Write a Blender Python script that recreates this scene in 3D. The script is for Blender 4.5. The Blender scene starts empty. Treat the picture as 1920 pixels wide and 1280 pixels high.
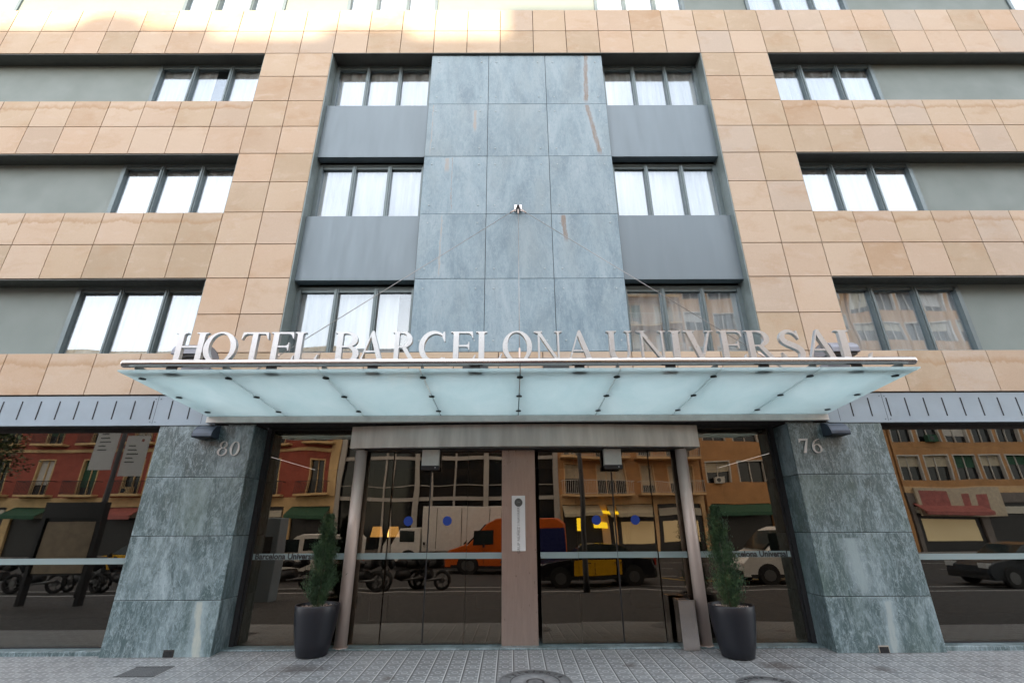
import bpy, math, random
from mathutils import Vector, Matrix
from mathutils.geometry import tessellate_polygon
R = math.radians
sc = bpy.context.scene
col = sc.collection
random.seed(7)

# ------------------------------------------------------------------ camera
cam = bpy.data.cameras.new("camera")
co = bpy.data.objects.new("camera", cam); col.objects.link(co)
sc.camera = co
CX = -0.17                       # facade centre is x = 0
PITCH, YAW, ROLL = .3739, .004, -.0053
fw = Vector((math.sin(YAW)*math.cos(PITCH), math.cos(YAW)*math.cos(PITCH), math.sin(PITCH)))
rt = Vector((math.cos(YAW), -math.sin(YAW), 0)); up = rt.cross(fw)
r2 = rt*math.cos(ROLL)+up*math.sin(ROLL); u2 = up*math.cos(ROLL)-rt*math.sin(ROLL)
co.matrix_world = Matrix(((r2.x, u2.x, -fw.x, CX), (r2.y, u2.y, -fw.y, 0), (r2.z, u2.z, -fw.z, 1.583), (0, 0, 0, 1)))
cam.sensor_width = 36; cam.sensor_fit = 'HORIZONTAL'; cam.lens = 36*885/1920
cam.clip_start = .05; cam.clip_end = 2000

# ------------------------------------------------------------------ sky + sun
SUN_D = Vector((.25, 31.4, -4.15)).normalized()      # direction the light travels
SUN_EL = math.asin(-SUN_D.z)
w = bpy.data.worlds.new("World"); sc.world = w; w.use_nodes = True
nt = w.node_tree; nt.nodes.clear()
sky = nt.nodes.new('ShaderNodeTexSky'); sky.sky_type = 'NISHITA'; sky.sun_disc = False
sky.sun_elevation = SUN_EL; sky.sun_rotation = math.atan2(-SUN_D.x, -SUN_D.y)
sky.air_density = 1.0; sky.dust_density = 1.5; sky.ozone_density = 1.5
# thin bright cloud veil over the sky
tc = nt.nodes.new('ShaderNodeTexCoord')
cn = nt.nodes.new('ShaderNodeTexNoise'); cn.inputs['Scale'].default_value = 2.2; cn.inputs['Detail'].default_value = 5
nt.links.new(tc.outputs['Generated'], cn.inputs['Vector'])
mr = nt.nodes.new('ShaderNodeMapRange'); mr.inputs[1].default_value = .36; mr.inputs[2].default_value = .62
mr.inputs[3].default_value = .38; mr.inputs[4].default_value = .95
nt.links.new(cn.outputs['Fac'], mr.inputs[0])
mx = nt.nodes.new('ShaderNodeMix'); mx.data_type = 'RGBA'
nt.links.new(mr.outputs[0], mx.inputs[0]); nt.links.new(sky.outputs[0], mx.inputs[6])
mx.inputs[7].default_value = (6.6, 6.7, 7.0, 1)
bg = nt.nodes.new('ShaderNodeBackground'); bg.inputs[1].default_value = .12
nt.links.new(mx.outputs[2], bg.inputs[0])
ow = nt.nodes.new('ShaderNodeOutputWorld'); nt.links.new(bg.outputs[0], ow.inputs[0])
sl = bpy.data.lights.new("sun", 'SUN'); sl.energy = 2.2; sl.angle = R(1.0); sl.color = (1, .82, .6)
so = bpy.data.objects.new("sun", sl); col.objects.link(so)
so.rotation_euler = SUN_D.to_track_quat('-Z', 'Y').to_euler()
sc.view_settings.view_transform = 'Standard'; sc.view_settings.look = 'None'
sc.view_settings.exposure = 2.3; sc.view_settings.gamma = 1
sc.render.engine = 'CYCLES'
try:
    sc.cycles.max_bounces = 8; sc.cycles.transparent_max_bounces = 12; sc.cycles.sample_clamp_indirect = 6
    sc.cycles.caustics_reflective = False; sc.cycles.caustics_refractive = False
except Exception: pass

# ------------------------------------------------------------------ node helpers
def mat(name, rough=.6, metal=0., base=(.5, .5, .5), spec=.5):
    m = bpy.data.materials.new(name); m.use_nodes = True
    p = m.node_tree.nodes['Principled BSDF']
    p.inputs['Base Color'].default_value = (*base, 1); p.inputs['Roughness'].default_value = rough
    p.inputs['Metallic'].default_value = metal; p.inputs['Specular IOR Level'].default_value = spec
    return m, m.node_tree, p
def N(t, typ, **k):
    n = t.nodes.new(typ)
    for a, b in k.items():
        if a.startswith('i_'): n.inputs[int(a[2:])].default_value = b
        else: setattr(n, a, b)
    return n
def coords(t, scale=(1, 1, 1)):
    c = N(t, 'ShaderNodeTexCoord'); g = N(t, 'ShaderNodeNewGeometry'); mp = N(t, 'ShaderNodeMapping'); mp.inputs['Scale'].default_value = scale
    t.links.new(g.outputs['Position'], mp.inputs['Vector']); return mp.outputs[0]
def noise(t, sc_=5, det=4, rough=.5, vec=None, dist=0.):
    n = N(t, 'ShaderNodeTexNoise'); n.inputs['Scale'].default_value = sc_; n.inputs['Detail'].default_value = det
    n.inputs['Roughness'].default_value = rough; n.inputs['Distortion'].default_value = dist
    if vec is not None: t.links.new(vec, n.inputs['Vector'])
    return n.outputs['Fac']
def ramp(t, src, stops):
    r = N(t, 'ShaderNodeValToRGB'); e = r.color_ramp.elements
    while len(e) < len(stops): e.new(.5)
    for i, (p, c) in enumerate(stops):
        e[i].position = p; e[i].color = (*c, 1) if len(c) == 3 else c
    t.links.new(src, r.inputs[0]); return r.outputs[0]
def mixc(t, fac, a, b, mode='MIX'):
    m = N(t, 'ShaderNodeMix', data_type='RGBA', blend_type=mode)
    for s, v in ((0, fac), (6, a), (7, b)):
        if isinstance(v, (int, float)): m.inputs[s].default_value = v
        elif isinstance(v, tuple): m.inputs[s].default_value = (*v, 1)
        else: t.links.new(v, m.inputs[s])
    return m.outputs[2]
def mth(t, op, a, b=None, c=None, clamp=False):
    m = N(t, 'ShaderNodeMath', operation=op, use_clamp=clamp)
    for i, v in enumerate((a, b, c)):
        if v is None: continue
        if isinstance(v, (int, float)): m.inputs[i].default_value = v
        else: t.links.new(v, m.inputs[i])
    return m.outputs[0]
def mrange(t, v, a, b, c=0., d=1.):
    m = N(t, 'ShaderNodeMapRange'); t.links.new(v, m.inputs[0])
    for i, x in enumerate((a, b, c, d)): m.inputs[i+1].default_value = x
    return m.outputs[0]
def bump(t, p, h, strength=.3, dist=.01):
    b = N(t, 'ShaderNodeBump'); b.inputs['Strength'].default_value = strength; b.inputs['Distance'].default_value = dist
    t.links.new(h, b.inputs['Height']); t.links.new(b.outputs[0], p.inputs['Normal'])
def sepxyz(t):
    g = N(t, 'ShaderNodeNewGeometry'); s = N(t, 'ShaderNodeSeparateXYZ'); t.links.new(g.outputs['Position'], s.inputs[0])
    return s.outputs
def attr(t, name='rnd'):
    a = N(t, 'ShaderNodeAttribute', attribute_name=name); return a.outputs['Fac']

M = {}
def plain(name, c, rough=.5, metal=0., var=.12, scl=6, streak=False, bmp=0.):
    m, t, p = mat(name, rough, metal, c)
    v = coords(t, (1, 1, .12) if streak else (1, 1, 1))
    n = noise(t, scl, 5, .6, v)
    a = tuple(x*(1-var) for x in c); b = tuple(min(1, x*(1+var)) for x in c)
    t.links.new(ramp(t, n, [(.25, a), (.75, b)]), p.inputs['Base Color'])
    n2 = noise(t, scl*3, 3, .6, v)
    t.links.new(mrange(t, n2, .3, .7, max(.02, rough*.8), min(1, rough*1.2)), p.inputs['Roughness'])
    if bmp: bump(t, p, n2, bmp, .004)
    M[name] = m; return m

# sandstone cladding, colour varies slab by slab
m, t, p = mat('sandstone', .75); r = attr(t)
c1 = ramp(t, r, [(0, (.43, .325, .22)), (.2, (.52, .395, .275)), (.45, (.565, .44, .33)), (.65, (.54, .385, .265)), (.85, (.50, .41, .33)), (1, (.46, .31, .19))])
big = noise(t, .9, 5, .6, coords(t)); c2 = mixc(t, mrange(t, big, .4, .7, 0, .45), c1, (.585, .465, .355))
ro = N(t, 'ShaderNodeVectorMath', operation='ADD'); cc = N(t, 'ShaderNodeCombineXYZ')
t.links.new(mth(t, 'MULTIPLY', r, 37.), cc.inputs[0]); t.links.new(mth(t, 'MULTIPLY', r, 91.), cc.inputs[2])
t.links.new(coords(t, (1, 1, 1.7)), ro.inputs[0]); t.links.new(cc.outputs[0], ro.inputs[1])
st = noise(t, 1.6, 6, .6, ro.outputs[0], .3)
c3 = mixc(t, mrange(t, st, .52, .72, 0, .42), c2, (.42, .255, .135))
st2 = noise(t, 2.6, 5, .6, ro.outputs[0], .5)
c3 = mixc(t, mrange(t, st2, .55, .75, 0, .5), c3, (.60, .49, .40))
sx_, sy_, sz_ = sepxyz(t)
wv = mth(t, 'MULTIPLY', noise(t, 1.5, 6, .7, coords(t, (1.4, 1, .5))), .42)
for zt_ in (9.88, 7.084, 4.287):
    dd = mth(t, 'SUBTRACT', zt_, sz_)
    inb = mth(t, 'MULTIPLY', mrange(t, dd, -.02, 0), mrange(t, dd, .75, .70))
    edge = mth(t, 'MULTIPLY', mrange(t, mth(t, 'SUBTRACT', dd, wv), -.10, -.01), mrange(t, mth(t, 'SUBTRACT', dd, wv), .03, 0))
    out = mrange(t, mth(t, 'ABSOLUTE', sx_), 5.52, 5.54)
    c3 = mixc(t, mth(t, 'MULTIPLY', mth(t, 'MULTIPLY', edge, .55), mth(t, 'MULTIPLY', inb, out)), c3, (.40, .24, .12))
gr = noise(t, 90, 3, .6, coords(t)); c4 = mixc(t, .16, c3, gr, 'OVERLAY')
t.links.new(c4, p.inputs['Base Color']); bump(t, p, gr, .12, .003); M['sandstone'] = m
plain('joint', (.10, .065, .045), .9)

# blue grey slate of the central panel
def stone(name, base, light, dark, warm, rough, vein=.5, rust=(), big=2.2):
    m, t, p = mat(name, rough); r = attr(t)
    cc = N(t, 'ShaderNodeCombineXYZ'); t.links.new(mth(t, 'MULTIPLY', r, 53.), cc.inputs[0]); t.links.new(mth(t, 'MULTIPLY', r, 17.), cc.inputs[2])
    ad = N(t, 'ShaderNodeVectorMath', operation='ADD'); t.links.new(coords(t, (1, 1, .35)), ad.inputs[0]); t.links.new(cc.outputs[0], ad.inputs[1])
    v = ad.outputs[0]
    a = noise(t, big, 6, .62, v, .7)
    c = ramp(t, a, [(.30, dark), (.5, base), (.78, light)])
    sh = mth(t, 'ADD', mth(t, 'MULTIPLY', r, .5), .75)
    c = mixc(t, .3, c, sh, 'MULTIPLY')
    b = noise(t, 11, 7, .78, v, 1.2)
    c = mixc(t, mrange(t, b, .5, .72, 0, vein), c, light)
    c = mixc(t, mrange(t, b, .48, .32, 0, vein), c, dark)
    d = noise(t, 42, 5, .75, v, .4)
    c = mixc(t, mrange(t, d, .56, .70, 0, vein), c, light)
    c = mixc(t, mrange(t, d, .44, .34, 0, vein*.8), c, dark)
    rg = noise(t, 3.1, 6, .62, v, 1.9)
    rv = mrange(t, mth(t, 'ABSOLUTE', mth(t, 'SUBTRACT', rg, .5)), .012, .0)
    c = mixc(t, mth(t, 'MULTIPLY', rv, vein*.75), c, light)
    rg2 = noise(t, 7, 5, .6, v, 1.2)
    rv2 = mrange(t, mth(t, 'ABSOLUTE', mth(t, 'SUBTRACT', rg2, .47)), .016, .0)
    c = mixc(t, mth(t, 'MULTIPLY', rv2, vein*.6), c, light)
    e = noise(t, 1.6, 4, .5, v); c = mixc(t, mrange(t, e, .5, .75, 0, .5), c, warm)
    x, y, z = sepxyz(t)
    for (x0, z0, k, w_, za, zb, colr) in rust:
        wob = mth(t, 'MULTIPLY', mth(t, 'SUBTRACT', noise(t, 9, 5, .75, coords(t, (1, 1, .5))), .5), .11)
        dx = mth(t, 'ABSOLUTE', mth(t, 'ADD', mth(t, 'SUBTRACT', mth(t, 'SUBTRACT', x, x0), mth(t, 'MULTIPLY', mth(t, 'SUBTRACT', z, z0), k)), wob))
        f = mrange(t, dx, w_, w_*.55)
        f = mth(t, 'MULTIPLY', f, mrange(t, z, za, za+.12)); f = mth(t, 'MULTIPLY', f, mrange(t, z, zb, zb-.03))
        halo = mth(t, 'MULTIPLY', mrange(t, dx, w_*2.6, w_), mth(t, 'MULTIPLY', mrange(t, z, za-.1, za+.2), mrange(t, z, zb, zb-.02)))
        c = mixc(t, mth(t, 'MULTIPLY', halo, .5), c, light)
        c = mixc(t, mth(t, 'MULTIPLY', f, mrange(t, noise(t, 40, 4, .7, coords(t, (1, 1, .15))), .3, .6, .45, .95)), c, colr)
    t.links.new(c, p.inputs['Base Color'])
    t.links.new(mrange(t, b, .3, .7, rough*.75, rough*1.25), p.inputs['Roughness'])
    bump(t, p, mth(t, 'ADD', b, mth(t, 'MULTIPLY', d, .4)), .35, .006); p.inputs['Specular IOR Level'].default_value = 1. if name == 'marble' else .5; M[name] = m
RU = (.22, .165, .125)
stone('slate', (.225, .315, .37), (.355, .44, .49), (.145, .215, .265), (.28, .335, .35), .5, .6,
      rust=((1.47, 10.4, .06, .05, 9.82, 11.3, RU), (1.55, 9.1, -.15, .055, 8.44, 9.80, RU), (.85, 6.7, -.07, .05, 6.42, 7.04, RU),
            (-.87, 9.45, .02, .035, 9.05, 9.65, (.36, .31, .27)), (-1.40, 8.2, 0, .05, 8.02, 8.4, (.36, .33, .30)),
            (-1.44, 6.6, 0, .012, 5.7, 7.04, (.36, .34, .31)), (-1.3, 8.2, -.02, .008, 7.1, 8.41, (.24, .20, .17)), (-1.75, 9, 0, .008, 8.45, 9.8, (.33, .30, .27))))
stone('marble', (.078, .128, .14), (.36, .455, .495), (.03, .062, .066), (.075, .13, .105), .36, .78,
      rust=((-4.40, .3, -.16, .055, -.2, .66, (.44, .47, .42)), (4.98, .3, .10, .05, -.2, .62, (.34, .40, .40)), (4.72, 1.1, -.05, .08, .66, 1.42, (.28, .36, .38))))
plain('metal_panel', (.168, .212, .242), .42, .25, .05, 3, True)
plain('blind_panel', (.20, .24, .226), .6, 0, .02, .8)
plain('frame_metal', (.15, .19, .20), .38, .35, .08, 8)
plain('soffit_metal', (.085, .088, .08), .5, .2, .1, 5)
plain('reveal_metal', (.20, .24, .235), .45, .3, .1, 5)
plain('fascia_metal', (.30, .37, .43), .4, .3, .08, 2.5, False)
plain('slot_dark', (.012, .013, .015), .8)
plain('soffit_dark', (.028, .024, .022), .7)
plain('steel_post', (.40, .315, .275), .34, .75, .08, 30, True)
plain('steel_brushed', (.56, .46, .41), .5, .4, .06, 30, True)
plain('steel_channel', (.66, .65, .62), .45, .4, .12, 6)
plain('steel_beam', (.58, .555, .52), .38, .55, .26, 5, True)
plain('steel_bright', (.56, .53, .52), .2, 1.0, .02, 1.2)
plain('cable_steel', (.30, .29, .28), .4, .6)
plain('letter_steel', (.60, .62, .635), .33, .75, .04, 20)
plain('black_metal', (.02, .02, .022), .45)
plain('fitting', (.018, .028, .03), .5)
plain('lamp_housing', (.05, .065, .09), .35, .3)
plain('flood_grey', (.24, .25, .29), .45, .2)
plain('cream_paint', (.60, .60, .56), .45)
plain('plug_grey', (.42, .48, .51), .6)
plain('numeral', (.62, .58, .56), .45, .1)
plain('pot_black', (.008, .009, .014), .42, 0, .1, 2)
plain('pot_lining', (.38, .33, .28), .8)
plain('white_plate', (.66, .66, .66), .4, 0, .03)
plain('plate_ink', (.12, .12, .12), .6)
plain('plate_disc', (.07, .07, .068), .5)
plain('sticker_blue', (.006, .045, .30), .4, 0, .02)
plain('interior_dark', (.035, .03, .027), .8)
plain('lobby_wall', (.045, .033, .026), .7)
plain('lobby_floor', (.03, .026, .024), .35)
plain('wood', (.09, .05, .03), .5)
plain('asphalt', (.036, .034, .033), .8, 0, .25, 3, bmp=.2)
plain('line_white', (.42, .41, .39), .7, 0, .2, 9)
plain('line_yellow', (.45, .30, .06), .7)
plain('kerb_stone', (.30, .29, .28), .8, 0, .15, 6)
plain('iron', (.065, .065, .068), .5, .4, .3, 12)
plain('cover_grey', (.15, .155, .16), .6, .1, .25, 14)
plain('iron_light', (.19, .195, .20), .5, .2, .2, 12)

# curtain, translucent white
m, t, p = mat('curtain', .9); t.nodes.remove(p)
d = N(t, 'ShaderNodeBsdfDiffuse'); tr = N(t, 'ShaderNodeBsdfTranslucent'); ms = N(t, 'ShaderNodeMixShader', i_0=.12)
cl = ramp(t, noise(t, 4, 3, .5, coords(t, (3, 3, .2))), [(.3, (.60, .61, .60)), (.7, (.82, .83, .82))])
t.links.new(cl, d.inputs[0]); t.links.new(cl, tr.inputs[0])
t.links.new(d.outputs[0], ms.inputs[1]); t.links.new(tr.outputs[0], ms.inputs[2]); t.links.new(ms.outputs[0], t.nodes['Material Output'].inputs[0]); M['curtain'] = m

def glass(name, lo, hi, gloss, trans, wav=.25, wsc=.7, rough=0.):
    m, t, p = mat(name); t.nodes.remove(p)
    lw = N(t, 'ShaderNodeLayerWeight'); lw.inputs[0].default_value = .5
    f = mth(t, 'POWER', lw.outputs['Facing'], 3.); f = mth(t, 'MULTIPLY_ADD', f, hi-lo, lo)
    g = N(t, 'ShaderNodeBsdfGlossy'); g.inputs[0].default_value = (*gloss, 1); g.inputs['Roughness'].default_value = rough
    x = N(t, 'ShaderNodeBsdfTransparent'); x.inputs[0].default_value = (*trans, 1)
    s = N(t, 'ShaderNodeMixShader'); t.links.new(f, s.inputs[0]); t.links.new(x.outputs[0], s.inputs[1]); t.links.new(g.outputs[0], s.inputs[2])
    b = N(t, 'ShaderNodeBump'); b.inputs['Strength'].default_value = wav; b.inputs['Distance'].default_value = .01
    t.links.new(noise(t, wsc, 1, .4, coords(t)), b.inputs['Height']); t.links.new(b.outputs[0], g.inputs['Normal'])
    t.links.new(s.outputs[0], t.nodes['Material Output'].inputs[0]); M[name] = m
glass('window_glass', .14, .85, (.86, .93, 1.0), (.93, .95, .96), .5, .9)
glass('shop_glass', .15, .8, (.93, .89, .80), (.45, .45, .45), .2, .8)
glass('door_glass', .16, .8, (1.0, .86, .69), (.45, .42, .40), .30, 1.0)
# milk glass of the canopy
m, t, p = mat('canopy_glass'); t.nodes.remove(p)
cl = ramp(t, noise(t, 1.6, 6, .7, coords(t, (1, .5, 1)), .6), [(.3, (.66, .79, .81)), (.7, (.79, .885, .90))])
d = N(t, 'ShaderNodeBsdfDiffuse'); tr = N(t, 'ShaderNodeBsdfTranslucent'); g = N(t, 'ShaderNodeBsdfGlossy'); g.inputs['Roughness'].default_value = .12
x = N(t, 'ShaderNodeBsdfTransparent'); x.inputs[0].default_value = (.80, .93, .92, 1)
s1 = N(t, 'ShaderNodeMixShader', i_0=.8); s2 = N(t, 'ShaderNodeMixShader'); s3 = N(t, 'ShaderNodeMixShader', i_0=.12)
t.links.new(cl, d.inputs[0]); t.links.new(cl, tr.inputs[0])
t.links.new(d.outputs[0], s1.inputs[1]); t.links.new(tr.outputs[0], s1.inputs[2])
t.links.new(s1.outputs[0], s3.inputs[1]); t.links.new(x.outputs[0], s3.inputs[2])
lw = N(t, 'ShaderNodeLayerWeight'); lw.inputs[0].default_value = .5
t.links.new(mth(t, 'MULTIPLY_ADD', mth(t, 'POWER', lw.outputs['Facing'], 3.), .35, .06), s2.inputs[0])
t.links.new(s3.outputs[0], s2.inputs[1]); t.links.new(g.outputs[0], s2.inputs[2]); t.links.new(s2.outputs[0], t.nodes['Material Output'].inputs[0]); M['canopy_glass'] = m
# clear edge strip of the canopy glass: greener
m, t, p = mat('stripe_film', .6, 0, (.36, .46, .47)); m2 = m; x = N(t, 'ShaderNodeBsdfTransparent'); s = N(t, 'ShaderNodeMixShader', i_0=.55)
t.links.new(x.outputs[0], s.inputs[1]); t.links.new(p.outputs[0], s.inputs[2]); t.links.new(s.outputs[0], t.nodes['Material Output'].inputs[0]); M['stripe_film'] = m
# lampshade
m, t, p = mat('lampshade', .7, 0, (.8, .6, .3)); p.inputs['Emission Color'].default_value = (1, .55, .14, 1); p.inputs['Emission Strength'].default_value = .5; M['lampshade'] = m

# panot paving, 20 cm tiles with raised ring pattern
m, t, p = mat('panot_paving', .55)
x, y, z = sepxyz(t)
fx = mth(t, 'FRACT', mth(t, 'DIVIDE', mth(t, 'ADD', x, 20.148), .2)); fy = mth(t, 'FRACT', mth(t, 'DIVIDE', mth(t, 'ADD', y, 20.02), .2))
ux = mth(t, 'SUBTRACT', fx, .5); uy = mth(t, 'SUBTRACT', fy, .5)
ax = mth(t, 'ABSOLUTE', ux); ay = mth(t, 'ABSOLUTE', uy)
rad = mth(t, 'SQRT', mth(t, 'ADD', mth(t, 'MULTIPLY', ux, ux), mth(t, 'MULTIPLY', uy, uy)))
ring = mrange(t, mth(t, 'ABSOLUTE', mth(t, 'SUBTRACT', rad, .17)), .055, .025)
rad2 = mth(t, 'SQRT', mth(t, 'ADD', mth(t, 'POWER', mth(t, 'SUBTRACT', ax, .31), 2.), mth(t, 'POWER', mth(t, 'SUBTRACT', ay, .31), 2.)))
dots = mrange(t, rad2, .10, .06)
mot = mth(t, 'MAXIMUM', ring, dots)
jx = mrange(t, ax, .455, .485); jy = mrange(t, ay, .47, .492)
tid = N(t, 'ShaderNodeTexWhiteNoise', noise_dimensions='2D'); cc = N(t, 'ShaderNodeCombineXYZ')
t.links.new(mth(t, 'FLOOR', mth(t, 'DIVIDE', mth(t, 'ADD', x, 20.148), .2)), cc.inputs[0]); t.links.new(mth(t, 'FLOOR', mth(t, 'DIVIDE', mth(t, 'ADD', y, 20.02), .2)), cc.inputs[1])
t.links.new(cc.outputs[0], tid.inputs['Vector'])
wear = noise(t, 1.3, 5, .6, coords(t)); gr = noise(t, 60, 4, .7, coords(t))
c = mixc(t, tid.outputs['Value'], (.145, .154, .162), (.205, .214, .221))
c = mixc(t, mrange(t, wear, .35, .7, 0, .6), c, (.25, .255, .255))
c = mixc(t, mth(t, 'MULTIPLY', mot, .8), c, (.36, .375, .385))
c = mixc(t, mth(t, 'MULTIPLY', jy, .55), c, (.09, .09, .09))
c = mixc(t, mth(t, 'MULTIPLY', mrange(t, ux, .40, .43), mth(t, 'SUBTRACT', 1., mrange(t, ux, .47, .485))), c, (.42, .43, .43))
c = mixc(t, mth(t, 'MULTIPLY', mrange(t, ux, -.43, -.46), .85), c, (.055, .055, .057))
c = mixc(t, .25, c, gr, 'OVERLAY')
# grime trails beside the planters
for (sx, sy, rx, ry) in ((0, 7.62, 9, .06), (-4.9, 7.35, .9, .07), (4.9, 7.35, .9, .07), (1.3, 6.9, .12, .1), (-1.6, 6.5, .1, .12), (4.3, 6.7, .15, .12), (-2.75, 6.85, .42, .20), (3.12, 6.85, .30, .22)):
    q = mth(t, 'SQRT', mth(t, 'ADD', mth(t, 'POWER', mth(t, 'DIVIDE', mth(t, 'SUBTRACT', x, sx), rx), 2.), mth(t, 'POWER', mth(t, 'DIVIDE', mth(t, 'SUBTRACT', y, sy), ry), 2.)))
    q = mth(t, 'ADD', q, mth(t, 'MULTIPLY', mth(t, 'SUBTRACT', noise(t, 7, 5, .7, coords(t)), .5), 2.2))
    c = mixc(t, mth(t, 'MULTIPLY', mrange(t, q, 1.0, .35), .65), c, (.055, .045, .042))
t.links.new(c, p.inputs['Base Color'])
h = mth(t, 'SUBTRACT', mth(t, 'MULTIPLY', mot, .7), mth(t, 'ADD', jx, jy)); bump(t, p, mth(t, 'ADD', h, mth(t, 'MULTIPLY', gr, .3)), .6, .006)
t.links.new(mrange(t, wear, .3, .7, .38, .6), p.inputs['Roughness']); M['panot'] = m

# foliage
m, t, p = mat('cypress_leaf', .6); r = attr(t)
t.links.new(ramp(t, r, [(0, (.010, .026, .011)), (.55, (.026, .062, .024)), (.9, (.06, .115, .042)), (1, (.11, .10, .045))]), p.inputs['Base Color']); M['cypress_leaf'] = m
m, t, p = mat('tree_leaf', .6); r = attr(t)
t.links.new(ramp(t, r, [(0, (.04, .065, .02)), (1, (.11, .15, .04))]), p.inputs['Base Color']); M['tree_leaf'] = m
m, t, p = mat('gravel', .8); r = attr(t)
t.links.new(ramp(t, r, [(0, (.10, .055, .04)), (.5, (.38, .27, .22)), (1, (.65, .58, .52))]), p.inputs['Base Color']); M['gravel'] = m
plain('bark', (.10, .075, .05), .9)

# ------------------------------------------------------------------ mesh helpers
class MB:
    def __init__(s): s.v = []; s.f = []; s.mi = []; s.r = []; s.cur = 0; s.rv = .5; s.sm = []; s.smooth = False
    def face(s, idx): s.f.append(idx); s.mi.append(s.cur); s.r.append(s.rv); s.sm.append(s.smooth)
    def box(s, x0, x1, y0, y1, z0, z1):
        if x0 > x1: x0, x1 = x1, x0
        if y0 > y1: y0, y1 = y1, y0
        if z0 > z1: z0, z1 = z1, z0
        n = len(s.v); s.v += [(x, y, z) for z in (z0, z1) for y in (y0, y1) for x in (x0, x1)]
        for q in ((0, 2, 3, 1), (4, 5, 7, 6), (0, 1, 5, 4), (2, 6, 7, 3), (0, 4, 6, 2), (1, 3, 7, 5)): s.face([n+i for i in q])
        return s
    def prism(s, pts, a, b, axis='y', holes=()):
        """polygon in the plane across axis, from a to b. axis y: pts are (x,z); axis x: (y,z); axis z: (x,y)"""
        loops = [list(pts)]+[list(h) for h in holes]
        def P(u, v, w):
            return (u, w, v) if axis == 'y' else ((w, u, v) if axis == 'x' else (u, v, w))
        tri = tessellate_polygon([[Vector((u, v, 0)) for u, v in L] for L in loops])
        flat = [q for L in loops for q in L]; n = len(s.v); k = len(flat)
        s.v += [P(u, v, a) for u, v in flat]+[P(u, v, b) for u, v in flat]
        for tr in tri:
            s.face([n+i for i in tr]); s.face([n+k+i for i in reversed(tr)])
        o = 0
        for L in loops:
            m_ = len(L)
            for i in range(m_):
                j = (i+1) % m_; s.face([n+o+i, n+o+j, n+k+o+j, n+k+o+i])
            o += m_
        return s
    def tube(s, pts, rad, seg=12, caps=True):
        pts = [Vector(p) for p in pts]; n0 = len(s.v); K = len(pts)
        rs = rad if isinstance(rad, (list, tuple)) else [rad]*K
        old = s.smooth
        for i, p_ in enumerate(pts):
            d_ = (pts[min(i+1, K-1)]-pts[max(i-1, 0)]).normalized()
            a = d_.cross(Vector((0, 0, 1)) if abs(d_.z) < .9 else Vector((1, 0, 0))).normalized(); b = d_.cross(a)
            for j in range(seg):
                th = 2*math.pi*j/seg; s.v.append(tuple(p_+(a*math.cos(th)+b*math.sin(th))*rs[i]))
        s.smooth = True
        for i in range(K-1):
            for j in range(seg):
                k2 = (j+1) % seg; s.face([n0+i*seg+j, n0+i*seg+k2, n0+(i+1)*seg+k2, n0+(i+1)*seg+j])
        s.smooth = False
        if caps:
            s.face([n0+j for j in range(seg)][::-1]); s.face([n0+(K-1)*seg+j for j in range(seg)])
        s.smooth = old; return s
    def lathe(s, cx, cy, prof, seg=40, cap=False):
        n0 = len(s.v)
        for r_, z_ in prof:
            for j in range(seg):
                th = 2*math.pi*j/seg; s.v.append((cx+r_*math.cos(th), cy+r_*math.sin(th), z_))
        s.smooth = True
        for i in range(len(prof)-1):
            for j in range(seg):
                k2 = (j+1) % seg; s.face([n0+i*seg+j, n0+i*seg+k2, n0+(i+1)*seg+k2, n0+(i+1)*seg+j])
        s.smooth = False
        if cap:
            s.face([n0+j for j in range(seg)][::-1]); s.face([n0+(len(prof)-1)*seg+j for j in range(seg)])
        return s
    def build(s, name, mats, parent=None, bevel=0., loc=None):
        me = bpy.data.meshes.new(name)
        off = Vector(loc) if loc else (Vector(PL[parent.name]) if parent is not None and parent.name in PL else Vector((0, 0, 0)))
        me.from_pydata([(v[0]-off.x, v[1]-off.y, v[2]-off.z) for v in s.v], [], s.f)
        for x in (mats if isinstance(mats, (list, tuple)) else [mats]): me.materials.append(M[x] if isinstance(x, str) else x)
        for i, pl in enumerate(me.polygons): pl.material_index = s.mi[i]; pl.use_smooth = s.sm[i]
        a = me.attributes.new('rnd', 'FLOAT', 'FACE'); a.data.foreach_set('value', s.r)
        o = bpy.data.objects.new(name, me); col.objects.link(o)
        if loc: o.location = loc
        if parent is not None: o.parent = parent; PL[o.name] = PL.get(parent.name, (0, 0, 0))
        else: PL[o.name] = tuple(loc) if loc else (0, 0, 0)
        if bevel:
            b = o.modifiers.new('bevel', 'BEVEL'); b.width = bevel; b.segments = 2; b.limit_method = 'ANGLE'; b.angle_limit = R(40)
        return o
PL = {}
def tag(o, label=None, cat=None, group=None, kind=None):
    if label: o['label'] = label
    if cat: o['category'] = cat
    if group: o['group'] = group
    if kind: o['kind'] = kind
    return o
def empty(name, loc=(0, 0, 0), label=None, cat=None, group=None):
    o = bpy.data.objects.new(name, None); col.objects.link(o); o.location = loc; o.empty_display_size = .3
    PL[o.name] = tuple(loc); return tag(o, label, cat, group)
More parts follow.
